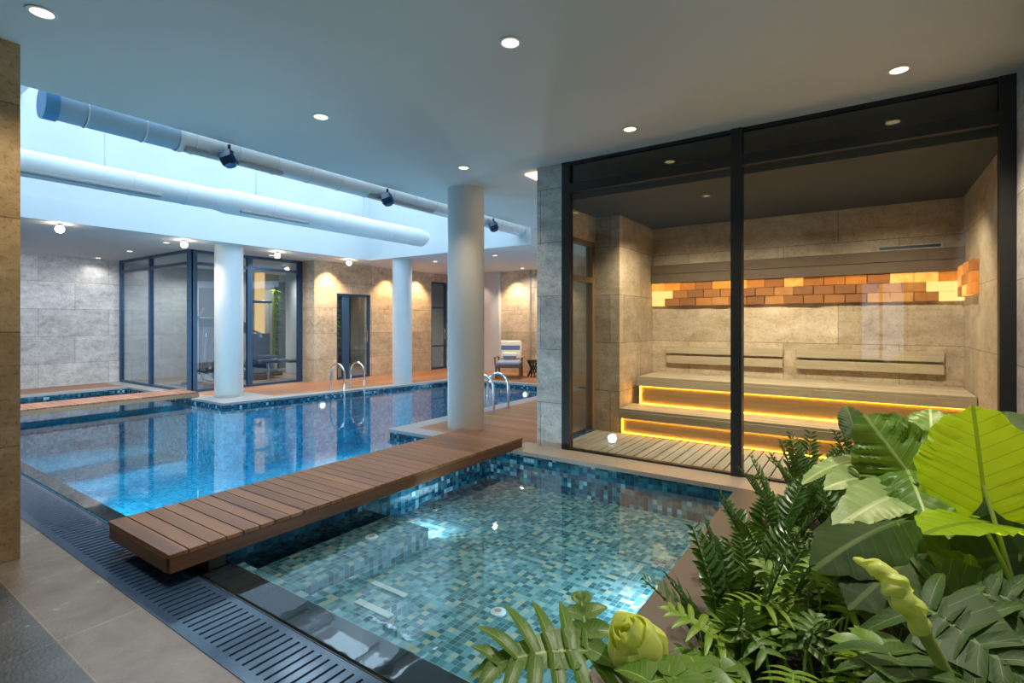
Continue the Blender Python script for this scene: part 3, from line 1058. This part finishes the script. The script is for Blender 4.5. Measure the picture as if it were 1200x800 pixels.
# ------------------------------------------------------------------ pool fittings
def ladder(x, yd, yw, label, w=.5):
    """Two stainless hoops from the deck (yd) into the water (yw)."""
    t = thing('pool_ladder', label, 'ladder', (x, yd, D))
    dy = yw - yd
    for s in (0, 1):
        pts = [(s * w, 0, 0), (s * w, 0, .34)]
        for k in range(1, 10):
            a = PI * k / 10
            pts.append((s * w, dy / 2 - dy / 2 * math.cos(a), .34 + .22 * math.sin(a)))
        pts += [(s * w, dy, .34), (s * w, dy, -.2), (s * w, dy, -.9)]
        h = MB().tube(pts, .02, 10).build('handrail', M['steel'], t, True)
        MB().lathe([(.05, 0), (.05, .01), (.024, .018)], 16, s * w, 0).build('flange', M['steel'], h, True)
    for z in (-.3, -.55, -.8):
        MB().bev(0, w, dy - .03, dy + .03, z, z + .03, .005).build('step', M['steel'], t)
    return t


ladder(6.72, 9.16, 8.72, 'steel pool ladder at the far pool edge before the glazed door')
ladder(6.60, 4.88, 5.30, 'steel pool ladder on the wooden deck beside the big round column', .40)


def pool_lamp(x, y, z, rz, label, power, nm='underwater_lamp'):
    t = thing(nm, label, 'pool light', (x, y, z), rz, 'underwater pool lamps')
    a = MB().lathe([(.08, 0), (.08, .012), (.055, .02)], 24).build('rim', M['white_plastic'], t, True)
    b = MB().lathe([(.053, .0205), (.045, .026)], 24).build('lens', M['pool_lamp'], t, True)
    for o in (a, b):
        o.rotation_euler = (0, PI / 2, 0)
    l = bpy.data.lights.new('lamp', 'SPOT')
    l.energy, l.color, l.spot_size, l.spot_blend, l.shadow_soft_size = power, (.75, .93, 1.0), R(150), .8, .06
    o = bpy.data.objects.new('lamp', l)
    C.objects.link(o)
    o.location = Vector((x, y, z)) + Vector((math.cos(rz), math.sin(rz), 0)) * .05
    o.rotation_euler = (0, -PI / 2 + R(0), rz)
    return t


pool_lamp(6.35, 8.93, -.14, R(-99), 'small bright underwater lamp below the far pool ladder', 90)
pool_lamp(9.94, 6.45, -.14, R(180), 'bright underwater lamp at the pool end below the lounge chair', 90)
pool_lamp(3.1, .905, -.16, R(90), 'underwater lamp in the small pool wall beside the plants', 26)
pool_lamp(3.002, 3.1, -.2, 0, 'added unseen underwater lamp in the end of the small pool bench by the wooden bridge', 26)  # added lamp, lens facing away from view, brightens the small pool
pool_lamp(1.625, 8.0, -.3, 0, 'underwater lamp below the grate side edge of the large pool', 200)
pool_lamp(4.725, 4.6, -.3, R(180), 'underwater lamp in the deck wall beside the wooden bridge', 150)


def floor_drain(x, y, z, label):
    t = thing('pool_drain', label, 'drain', (x, y, z), 0, 'round white pool floor fittings')
    MB().lathe([(.048, 0), (.048, .010), (.040, .015)], 28).build('rim', M['white_plastic'], t, True)
    MB().lathe([(.022, .0155), (.018, .018)], 16).build('cap', plain('drain_orange_grey', (.5, .34, .25), .4), t, True)


floor_drain(2.56, 1.86, -.27, 'round white drain on the mosaic near the leafy plants')
floor_drain(2.62, 3.08, -.12, 'round white fitting under the water beside the wooden bridge')
struct(MB().box(1.75, 3.0, 2.86, 3.55, -.42, -.121).build('floor_spa_bench', M['tile_spa']))
struct(MB().box(1.75, 1.98, 2.12, 2.70, -.42, -.10).build('floor_spa_step', M['tile_spa']))
struct(MB().box(1.981, 2.28, 2.32, 2.82, -.42, -.18).build('floor_spa_seat', M['tile_spa']))
struct(MB().box(1.93, 1.975, 2.14, 2.42, -.099, -.094).build('step_glint_1', M['white_plastic']))  # white strips stand in for bright glints along the step edges
struct(MB().box(2.235, 2.275, 2.34, 2.64, -.179, -.174).build('step_glint_2', M['white_plastic']))

# ------------------------------------------------------------------ lounge chair and side table
lc = thing('lounge_chair', 'dark wooden lounge chair with towel and cushions by the far stone wall', 'chair', (10.95, 7.60, D), R(210))
for x, y in ((.34, .3), (.34, -.3), (-.38, .3), (-.38, -.3)):
    MB().bev(x - .03, x + .03, y - .03, y + .03, 0, .34 if x > 0 else .5, .005).build('leg', M['chair_wood'], lc)
MB().bev(-.42, .42, -.33, .33, .27, .33, .01).build('seat_frame', M['chair_wood'], lc)
for s in (-1, 1):
    MB().bev(-.42, .3, s * .345 - .03, s * .345 + .03, .5, .535, .008).build('armrest', M['chair_wood'], lc)
    MB().bev(.22, .27, s * .345 - .02, s * .345 + .02, .33, .5, .005).build('arm_post', M['chair_wood'], lc)
MB().bev(-.36, .44, -.3, .3, .331, .43, .035).build('seat_cushion', M['grey_cloth'], lc)
bc = MB().bev(-.07, .07, -.29, .29, 0, .56, .05).build('back_cushion', M['cream_cloth'], lc)
bc.location = (-.34, 0, .40)
bc.rotation_euler = (0, R(-22), 0)
bs = MB().bev(.071, .078, -.25, .25, .28, .40, .002).build('stripe', M['stripe_cloth'], bc)
ph = thing('scatter_cushion', 'small cream cushion with blue stripe leaning on the lounge chair', 'cushion', (10.95, 7.60, D + .43), R(210))
c1 = MB().bev(-.05, .05, -.2, .2, 0, .2, .045).build('pad', M['cream_cloth'], ph)
c1.location = (-.17, 0, .003)
c1.rotation_euler = (0, R(-20), 0)
MB().bev(.051, .056, -.17, .17, .02, .09, .002).build('stripe', M['stripe_cloth'], c1)

tb = thing('side_table', 'black hourglass shaped side table next to the lounge chair', 'table', (11.45, 7.15, D))
MB().lathe([(.2, .40), (.2, .43), (.19, .44)], 24).build('table_top', M['black'], tb, True)
m = MB()
for k in range(12):
    a = 2 * PI * k / 12
    m.tube([(.18 * math.cos(a), .18 * math.sin(a), .01), (.09 * math.cos(a + .5), .09 * math.sin(a + .5), .21), (.18 * math.cos(a + 1), .18 * math.sin(a + 1), .40)], .016, 6)
m.build('base', M['black'], tb, True)

# ------------------------------------------------------------------ planter
pl = MB()
pl.box(.95, 4.71, -.87, .6, -.02, .075)
struct(pl.build('floor_planter_soil', M['soil']))
struct(MB().box(.9, .95, -.87, .62, -.02, .1).build('trim_planter_edge', M['granite_brown']))

LM = {
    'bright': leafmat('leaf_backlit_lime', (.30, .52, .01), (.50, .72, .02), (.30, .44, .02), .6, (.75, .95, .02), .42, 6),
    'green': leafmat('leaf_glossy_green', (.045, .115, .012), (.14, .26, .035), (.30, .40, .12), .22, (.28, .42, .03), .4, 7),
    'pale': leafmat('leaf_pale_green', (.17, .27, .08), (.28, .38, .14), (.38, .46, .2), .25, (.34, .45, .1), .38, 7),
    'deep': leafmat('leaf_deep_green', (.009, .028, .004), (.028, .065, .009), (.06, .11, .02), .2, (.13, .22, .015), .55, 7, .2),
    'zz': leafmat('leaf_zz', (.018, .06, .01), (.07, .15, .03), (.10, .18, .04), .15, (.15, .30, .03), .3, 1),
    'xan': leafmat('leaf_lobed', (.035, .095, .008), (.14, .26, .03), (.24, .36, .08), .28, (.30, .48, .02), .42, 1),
    'shade': leafmat('leaf_slashed_shaded', (.014, .042, .008), (.05, .11, .02), (.16, .24, .07), .18, (.15, .27, .02), .5, 7, .22),  # darker leaf green, shade of the bed corner put into its colour
    'xan_b': leafmat('leaf_lobed_young', (.08, .17, .012), (.24, .38, .04), (.34, .48, .10), .32, (.42, .6, .03), .38, 1),
    'new': leafmat('leaf_new_lime', (.50, .58, .07), (.82, .86, .30), (.85, .88, .35), .4, (.85, .92, .2), .4, 3),
}
STEM = leafmat('leaf_stalk', (.10, .22, .03), (.20, .36, .06), (.2, .36, .06), .15, (.2, .4, .05), .4, 1)
STEM_L = leafmat('leaf_stalk_lime', (.26, .42, .03), (.42, .58, .07), (.4, .5, .1), .3, (.5, .7, .05), .4, 1)
HEART = [(0, 1.0), (12, .93), (30, .83), (55, .74), (90, .68), (120, .64), (142, .56), (158, .42), (170, .24), (180, .10)]


def interp(tab, a):
    for i in range(len(tab) - 1):
        if a <= tab[i + 1][0]:
            f = (a - tab[i][0]) / (tab[i + 1][0] - tab[i][0])
            return tab[i][1] * (1 - f) + tab[i + 1][1] * f
    return tab[-1][1]


def frame(T, N):
    T = T.normalized()
    B = N.cross(T).normalized()
    return T, B, T.cross(B).normalized()


def heart_leaf(P, T, N, L, W, mat, parent, org, fold=.18, droop=.25, rip=.035, nv=7, seed=0, nr=20, na=90, edge=.03):
    q = random.Random(seed)
    T, B, N = frame(T, N)
    m = MB()
    ph = q.uniform(0, 6)
    c = m.add(P - org, (0, 0))
    prev = None
    for i in range(1, nr + 1):
        rho = i / nr
        ring = []
        for k in range(na):
            a = -180 + 360 * k / na
            rr_ = interp(HEART, abs(a)) * rho
            rr_ *= 1 + edge * rho * (.6 * math.sin(a / 180 * PI * 9 + ph) + .4 * math.sin(a / 180 * PI * 21 + 2 * ph))
            x = rr_ * math.cos(R(a))
            yv = rr_ * math.sin(R(a)) * (W / (2 * L)) / .68
            xx, yy = x * L, yv * L
            h = fold * abs(yy) - droop * (x * x if x > 0 else x * x * .6) * L - .35 * droop * yy * yy / max(L, .01)
            h += rip * L * rho * (.6 * math.sin(2 * PI * nv * (x - .55 * abs(yv)) + ph) * (.6 + .4 * math.sin(5 * x + 3 * yv + ph)) + .5 * math.sin(2 * PI * 2.7 * x + 6 * yv + ph) * math.sin(2 * PI * 2.1 * yv + 2 * ph)) * min(1, abs(yv) * 4)
            ring.append(m.add(P - org + T * xx + B * yy + N * h, (x, yv)))
        for k in range(na):
            k2 = (k + 1) % na
            if prev is None:
                m.f.append((c, ring[k], ring[k2]))
            else:
                m.f.append((prev[k], ring[k], ring[k2], prev[k2]))
        prev = ring
    return m.build('leaf', mat, parent, True)


def lobe_strip(m, P, dirs, N, L, w, n=6, droop=.2, taper=.8, uvlen=1.0):
    """A tapered tongue from P along dirs, drooping; 3 verts across."""
    T = dirs.normalized()
    B = N.cross(T).normalized()
    prev = None
    for i in range(n + 1):
        f = i / n
        ww = w * (1 - f ** 2.2 * taper) * (.75 + .25 * math.sin(PI * min(1, f * 1.3)))
        if i == n:
            ww = w * .06
        c = P + T * L * f - Vector((0, 0, 1)) * droop * L * f * f
        row = [m.add(c - B * ww / 2 + N * ww * .18, (f * uvlen, -.5)), m.add(c, (f * uvlen, 0)), m.add(c + B * ww / 2 + N * ww * .18, (f * uvlen, .5))]
        if prev:
            m.f.append((prev[0], prev[1], row[1], row[0]))
            m.f.append((prev[1], prev[2], row[2], row[1]))
        prev = row


def split_leaf(P, T, N, L, W, mat, parent, org, lobes=7, seed=0, droop=.25, lw=1.0, name='leaf', blade=.15, taper=.72):
    """Deeply cut philodendron leaf: blade along the midrib, tongues either side."""
    q = random.Random(seed)
    T, B, N = frame(T, N)
    m = MB()
    P0 = P - org
    mid = lambda f: P0 + T * L * f - Vector((0, 0, 1)) * droop * L * f * f
    prev = None
    nn = 10
    for i in range(nn + 1):
        f = i / nn * .9
        ww = W * blade * (1 - .75 * f) * lw * min(1, .2 + f * 4)
        c = mid(f)
        row = [m.add(c - B * ww + N * ww * .15, (f, -.3)), m.add(c, (f, 0)), m.add(c + B * ww + N * ww * .15, (f, .3))]
        if prev:
            m.f.append((prev[0], prev[1], row[1], row[0]))
            m.f.append((prev[1], prev[2], row[2], row[1]))
        prev = row
    for s in (-1, 1):
        for i in range(lobes):
            f = .02 + .80 * i / (lobes - 1)
            env = (.62 + .5 * math.sin(PI * (.18 + .62 * i / (lobes - 1)))) * (1 - .45 * (i / (lobes - 1)) ** 2)
            ll = W * .5 * env * q.uniform(.92, 1.08)
            ang = R(112 - 78 * i / (lobes - 1) + q.uniform(-5, 5))
            d = T * math.cos(ang) + B * s * math.sin(ang) + N * .12
            lobe_strip(m, mid(f) + B * s * .002, d, N, ll, .80 * L / lobes * lw * q.uniform(.9, 1.1) * (1.05 - .25 * i / lobes), 6, .30, taper)
    lobe_strip(m, mid(.8), (mid(.9) - mid(.8)) + N * .001, N, L * .26, .75 * L / lobes * lw, 6, .15, .8)
    return m.build(name, mat, parent, True)


def bez(a, b, c, n=8):
    return [a * (1 - t) ** 2 + b * 2 * t * (1 - t) + c * t * t for t in [i / n for i in range(n + 1)]]


def stalk(parent, org, base, tip, r0=.012, r1=.007, mat=None, bend=None):
    mid = (base + tip) / 2 + (bend if bend is not None else Vector((0, 0, .12)) + (base - tip) * .18 * Vector((1, 1, 0)).length)
    pts = bez(base - org, mid - org, tip - org)
    MB().tube(pts, [r0 + (r1 - r0) * i / 8 for i in range(9)], 8).build('stalk', mat or STEM, parent, True)


CAMP = Vector((0, 0, EYE))
SOIL = .075


def big_leaf_plant(name, label, base, leaves, stem=STEM):
    """leaves: (attach px, tip px, depths, width, kind, facing, extra)."""
    org = Vector((base[0], base[1], SOIL))
    t = thing(name, label, 'plant', org)
    for i, (au, av, at_, tu, tv, tt, W, kind, face, ex) in enumerate(leaves):
        P, Q = at(au, av, at_), at(tu, tv, tt)
        T = Q - P
        toc = (CAMP - P).normalized()
        N = {'cam': toc, 'up': Vector((0, 0, 1)), 'mix': (toc + Vector((0, 0, 1.1))).normalized(), 'side': (toc + Vector((.8, -.2, .5))).normalized()}[face]
        N = (N - T.normalized() * N.dot(T.normalized())).normalized()
        e = dict(seed=i + int(base[0] * 97))
        e.update(ex)
        if e.pop('split', False):
            split_leaf(P, T, N, T.length, W, LM[kind], t, org, **e)
        else:
            heart_leaf(P, T, N, T.length, W, LM[kind], t, org, **e)
        back = -T.normalized() * .10
        stalk(t, org, org + Vector((math.cos(i * 2.1) * .03, math.sin(i * 2.1) * .03, 0)), P, mat=STEM_L if kind in ('bright', 'new') else stem,
              bend=Vector((0, 0, .10)) + back * .5)
    return t


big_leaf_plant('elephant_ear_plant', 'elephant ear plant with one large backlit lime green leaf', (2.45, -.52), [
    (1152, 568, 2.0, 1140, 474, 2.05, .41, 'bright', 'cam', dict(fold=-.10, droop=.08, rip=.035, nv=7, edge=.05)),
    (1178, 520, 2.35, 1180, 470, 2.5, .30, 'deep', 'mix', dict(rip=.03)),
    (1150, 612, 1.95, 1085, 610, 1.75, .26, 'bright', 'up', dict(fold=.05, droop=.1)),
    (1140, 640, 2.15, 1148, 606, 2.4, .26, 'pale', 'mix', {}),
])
big_leaf_plant('elephant_ear_plant', 'elephant ear plant with crinkled glossy dark green leaves near sauna glass', (2.75, -.22), [
    (1066, 556, 2.25, 1012, 484, 2.35, .36, 'green', 'cam', dict(rip=.11, nv=6, droop=.15, fold=-.25, edge=.06)),
    (1066, 556, 2.22, 1090, 606, 1.98, .26, 'green', 'mix', dict(rip=.10, nv=6, fold=-.3, edge=.06)),
    (1050, 580, 2.2, 985, 596, 2.0, .22, 'pale', 'mix', dict(rip=.03)),
    (1010, 560, 2.4, 972, 560, 2.3, .16, 'pale', 'mix', dict(rip=.03)),
    (1000, 540, 2.55, 938, 548, 2.45, .14, 'pale', 'up', dict(rip=.03)),
    (1092, 520, 2.6, 1090, 470, 2.75, .26, 'green', 'mix', dict(rip=.04)),
    (1000, 500, 2.5, 992, 470, 2.6, .12, 'deep', 'mix', {}),
])
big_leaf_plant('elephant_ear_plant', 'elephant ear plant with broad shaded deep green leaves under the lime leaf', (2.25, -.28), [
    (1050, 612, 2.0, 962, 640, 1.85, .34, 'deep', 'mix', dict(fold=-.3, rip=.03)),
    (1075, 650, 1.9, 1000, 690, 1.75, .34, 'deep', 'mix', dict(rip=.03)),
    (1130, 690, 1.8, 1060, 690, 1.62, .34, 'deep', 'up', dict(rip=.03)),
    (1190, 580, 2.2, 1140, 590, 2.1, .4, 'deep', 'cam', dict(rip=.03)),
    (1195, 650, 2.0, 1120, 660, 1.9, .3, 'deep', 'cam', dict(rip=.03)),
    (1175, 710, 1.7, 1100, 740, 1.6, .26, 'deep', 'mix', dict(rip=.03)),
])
big_leaf_plant('split_leaf_philodendron', 'split leaf philodendron hanging over the small pool corner', (1.55, .42), [
    (690, 762, 1.55, 560, 752, 1.42, .44, 'green', 'mix', dict(split=True, lobes=6, droop=.22, lw=1.15)),
    (690, 762, 1.55, 680, 690, 1.72, .20, 'green', 'mix', dict(split=True, lobes=4, droop=.05, lw=1.6)),
    (760, 800, 1.35, 862, 775, 1.45, .26, 'green', 'up', dict(split=True, lobes=4, droop=.1, lw=1.9)),
])
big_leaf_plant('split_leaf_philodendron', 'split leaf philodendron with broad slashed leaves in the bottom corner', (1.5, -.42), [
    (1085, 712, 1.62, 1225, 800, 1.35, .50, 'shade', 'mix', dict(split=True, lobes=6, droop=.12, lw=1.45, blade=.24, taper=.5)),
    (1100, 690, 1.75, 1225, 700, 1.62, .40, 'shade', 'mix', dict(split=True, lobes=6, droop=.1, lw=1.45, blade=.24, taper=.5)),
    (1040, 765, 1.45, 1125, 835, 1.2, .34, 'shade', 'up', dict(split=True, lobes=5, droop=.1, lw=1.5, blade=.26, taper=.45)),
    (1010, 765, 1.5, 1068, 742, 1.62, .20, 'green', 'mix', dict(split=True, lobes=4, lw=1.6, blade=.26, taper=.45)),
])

# furled young leaves
nb = thing('unfurling_leaf_bud', 'round lime green unfurling leaf bud at the small pool edge', 'plant', (1.45, .50, SOIL))
bp = at(745, 757, 1.5) - Vector((1.45, .50, SOIL))
m = MB()
for k in range(11):
    a0 = k * 2.4
    n_, mm = 12, 11
    sh = 1 - .072 * k
    rows = []
    for i in range(n_ + 1):
        f = i / n_
        z = -.085 + (.125 + .012 * (k % 4) + .004 * k) * f
        rad = .088 * sh * math.sin(PI * (.14 + .66 * f)) ** .6
        rows.append([])
        for j in range(mm):
            g = j / (mm - 1)
            a = a0 + (g - .5) * 2.5 + f * .35
            tip = math.cos((g - .5) * 2.6)
            zz = z if f < .5 else z - (f - .5) * .05 * (1 - tip)
            rj = rad * (1 + .07 * abs(g - .5) * 2 * f) * (1 + .03 * math.sin(12 * f + 9 * g + k * 2))
            rows[-1].append(m.add((rj * math.cos(a), rj * math.sin(a), zz + .004 * math.sin(a * 5 + k)), (f, g - .5)))
    for i in range(n_):
        for j in range(mm - 1):
            m.f.append((rows[i][j], rows[i][j + 1], rows[i + 1][j + 1], rows[i + 1][j]))
o = m.build('furled_leaf', LM['new'], nb, True)
o.location = bp
o.rotation_euler = (R(-10), R(-28), 0)
MB().tube(bez(Vector((0, 0, 0)), Vector((bp.x * .3, bp.y * .3 - .03, bp.z * .6)), bp - Vector((0, 0, .08))), [.016] * 4 + [.02] * 5, 10).build('stalk', STEM_L, nb, True)

sp_ = thing('furled_leaf_spear', 'twisted lime green furled leaf spear rising among the dark leaves', 'plant', (1.6, -.2, SOIL))
og = Vector((1.6, -.2, SOIL))
pts = [at(1110, 790, 1.36), at(1082, 740, 1.38), at(1060, 700, 1.4), at(1036, 670, 1.44), at(1000, 654, 1.5)]
MB().tube([Vector((0, 0, 0))] + [p - og for p in pts[:2]], [.016, .016, .018], 10).build('stalk', STEM_L, sp_, True)
m = MB()
N_ = 40
rows = []
for k in range(3):
    rows = []
    for i in range(N_ + 1):
        f = i / N_
        seg_ = f * (len(pts) - 2)
        j = min(int(seg_), len(pts) - 3)
        g = seg_ - j
        c = pts[1 + j].lerp(pts[2 + j], g) - og
        d = (pts[2 + j] - pts[1 + j]).normalized()
        A = d.cross(Vector((0, 0, 1))).normalized()
        Bv = A.cross(d)
        rad = .027 * math.sin(PI * (.2 + .78 * f)) ** .8 * (1 + .18 * math.sin(f * 26 + k))
        row = []
        for j2 in range(9):
            a = k * 2.1 + f * 7 + j2 / 8 * 2.6
            rj = rad * (1 + .35 * j2 / 8)
            row.append(m.add(c + A * rj * math.cos(a) + Bv * rj * math.sin(a), (f, j2 / 8 - .5)))
        rows.append(row)
    for i in range(N_):
        for j2 in range(8):
            m.f.append((rows[i][j2], rows[i][j2 + 1], rows[i + 1][j2 + 1], rows[i + 1][j2]))
m.build('furled_leaf', LM['new'], sp_, True)


def zz_frond(q, az, lean, L, parent, mat):
    m = MB()
    d = Vector((math.cos(az), math.sin(az), 0))
    n = 20
    pts = []
    for i in range(n + 1):
        f = i / n
        r_ = L * lean * f ** 1.4
        pts.append(d * (r_ + .015) + Vector((0, 0, L * (f - .30 * lean * f * f))))
    m.tube(pts, [.009 * (1 - .7 * i / n) for i in range(n + 1)], 6)
    for i in range(len(m.v)):
        m.uv[i] = (.3, .3)
    side = d.cross(Vector((0, 0, 1)))
    for i in range(4, n + 1):
        f = i / n
        ax = (pts[i] - pts[i - 1]).normalized()
        up = side.cross(ax).normalized()
        for s in (-1, 1):
            ll = (.075 + .03 * math.sin(PI * f)) * q.uniform(.85, 1.1) * (1 if f < .9 else .75)
            dr = (side * s * .85 + ax * .55 + up * .35 + Vector((q.uniform(-.1, .1), q.uniform(-.1, .1), q.uniform(-.1, .1)))).normalized()
            nn_ = (up - dr * up.dot(dr)).normalized()
            b = nn_.cross(dr).normalized()
            ww = ll * .155
            p = pts[i]
            ids = [m.add(p, (0, 0)), m.add(p + dr * ll * .35 + b * ww + nn_ * .004, (.35, .5)), m.add(p + dr * ll * .7 + b * ww * .8, (.7, .4)), m.add(p + dr * ll - nn_ * .012, (1, 0)),
                   m.add(p + dr * ll * .7 - b * ww * .8, (.7, -.4)), m.add(p + dr * ll * .35 - b * ww + nn_ * .004, (.35, -.5)), m.add(p + dr * ll * .4 - nn_ * .004, (.4, 0)), m.add(p + dr * ll * .72 - nn_ * .005, (.72, 0))]
            m.f += [(ids[0], ids[6], ids[1]), (ids[1], ids[6], ids[7], ids[2]), (ids[2], ids[7], ids[3]), (ids[0], ids[5], ids[6]), (ids[5], ids[4], ids[7], ids[6]), (ids[4], ids[3], ids[7])]
    return m.build('frond', mat, parent, False)


ZZ = [((2.05, .40), .62, 9, 'zz plant with upright glossy fronds next to the lime bud'),
      ((2.45, .46), .55, 8, 'zz plant on the planter edge beside the underwater lamp'),
      ((2.95, .44), .60, 8, 'zz plant with tall fronds midway along the small pool edge'),
      ((3.5, .40), .62, 8, 'zz plant standing where the pool coping narrows toward the sauna'),
      ((4.1, .36), .66, 9, 'zz plant whose fronds rise before the base of the sauna mullion'),
      ((4.45, .02), .70, 9, 'zz plant close to the sauna sill behind the other fronds'),
      ((3.75, -.12), .62, 8, 'dark zz plant in the middle of the bed toward the sauna'),
      ((3.15, .02), .56, 8, 'zz plant among lobed leaves in the middle of the bed'),
      ((4.35, -.30), .66, 7, 'zz plant against the sauna glass behind the crinkled leaves'),
      ((2.28, .33), .56, 9, 'dense zz plant directly behind the two at the bottom of the pool edge'),
      ((3.85, .18), .62, 8, 'zz plant filling the gap before the sauna mullion plant'),
      ((2.6, .12), .48, 7, 'short zz plant behind the lobed philodendron clumps')]
for i, ((x, y), h, n_, lab) in enumerate(ZZ):
    q = random.Random(40 + i)
    t = thing('zz_plant', lab, 'plant', (x, y, SOIL), 0, 'zz plants in the planter bed')
    for k in range(n_):
        zz_frond(q, k * 2.399 + q.uniform(-.3, .3), q.uniform(.15, .62), h * q.uniform(.75, 1.08), t, LM['zz'])

XA = [((1.72, .18), .50, 9, 'lobed philodendron clump at the bottom edge beside the lime bud'),
      ((2.12, .12), .52, 9, 'lobed philodendron clump with bright spread leaves below the zz plants'),
      ((2.0, -.22), .46, 9, 'lobed philodendron clump in front of the lime leaf spear'),
      ((2.5, -.08), .48, 8, 'lobed philodendron clump in shade under the crinkled leaves'),
      ((1.55, -.12), .42, 9, 'low lobed philodendron clump at the bottom of the bed'),
      ((2.75, .22), .42, 8, 'small lobed philodendron clump between zz plants'),
      ((3.3, -.35), .50, 8, 'lobed philodendron clump behind the pale leaves near the glass'),
      ((1.25, .1), .34, 8, 'low lobed philodendron clump closest to the slate floor')]
for i, ((x, y), h, n_, lab) in enumerate(XA):
    n_ = n_ + 4
    q = random.Random(80 + i)
    org = Vector((x, y, SOIL))
    t = thing('lobed_philodendron', lab, 'plant', org, 0, 'lobed philodendron clumps')
    for k in range(n_):
        az = k * 2.399 + q.uniform(-.25, .25)
        d = Vector((math.cos(az), math.sin(az), 0))
        rr_ = q.uniform(.08, .24)
        P = org + d * rr_ + Vector((0, 0, h * q.uniform(.62, 1.0) - rr_ * .3))
        T = d + Vector((0, 0, q.uniform(.05, .55)))
        N = Vector((0, 0, 1)) - d * .25
        L = q.uniform(.15, .23)
        N = (N - T.normalized() * N.dot(T.normalized())).normalized()
        split_leaf(P, T, N, L, L * .95, LM['xan_b' if i in (0, 1, 4) and k % 3 else 'xan'], t, org, lobes=6, seed=k + i * 20, droop=.25, lw=.98, taper=.5, blade=.13)
        stalk(t, org, org + d * .015, P, .006, .004, bend=Vector((0, 0, .06)))

# ------------------------------------------------------------------ light
wd = bpy.data.worlds.new('world')
sc.world = wd
wd.use_nodes = True
bg = wd.node_tree.nodes['Background']
bg.inputs[0].default_value = (.60, .78, 1.0, 1)
bg.inputs[1].default_value = .9


def area(name, loc, rot, sx_, sy_, w_, col):
    l = bpy.data.lights.new(name, 'AREA')
    l.shape = 'RECTANGLE'
    l.size, l.size_y, l.energy, l.color = sx_, sy_, w_, col
    o = bpy.data.objects.new(name, l)
    C.objects.link(o)
    o.location, o.rotation_euler = loc, rot
    return o


area('daylight_skylight', (4.6, 7.45, ZT + .35), (0, 0, 0), 7.0, 4.4, 250, (.58, .80, 1.0))


def point(loc, w_, col, r=.1):
    l = bpy.data.lights.new('lamp', 'POINT')
    l.energy, l.color, l.shadow_soft_size = w_, col, r
    o = bpy.data.objects.new('lamp', l)
    C.objects.link(o)
    o.location = loc
    return o


# added sauna spots for extra warm light, gym ceiling lamps
for y in (-.2, 1.0, 2.0):
    spot_lamp(6.0, y, 2.85, 105, (1.0, .85, .62), 120, .8, .04, (0, R(-22), 0))
for x, y in ((5.5, 13.7), (6.2, 12.6), (6.4, 14.2), (8.6, 12.4), (8.6, 14.2), (10.8, 12.6)):  # first one added to brighten the rear wall behind the side glass
    spot_lamp(x, y, 2.93, 75, (1.0, .88, .70), 150, .8)

# ------------------------------------------------------------------ output look
vs = sc.view_settings
vs.view_transform = 'Standard'
vs.look = 'None'
vs.exposure = 1.0
vs.gamma = 1.0
vs.use_curve_mapping = False
cy = sc.cycles
cy.use_denoising = True
cy.max_bounces = 10
cy.diffuse_bounces = 5
cy.glossy_bounces = 5
cy.transmission_bounces = 6
cy.transparent_max_bounces = 24
cy.caustics_reflective = False
cy.caustics_refractive = False
cy.sample_clamp_indirect = 4.0
cy.blur_glossy = .5
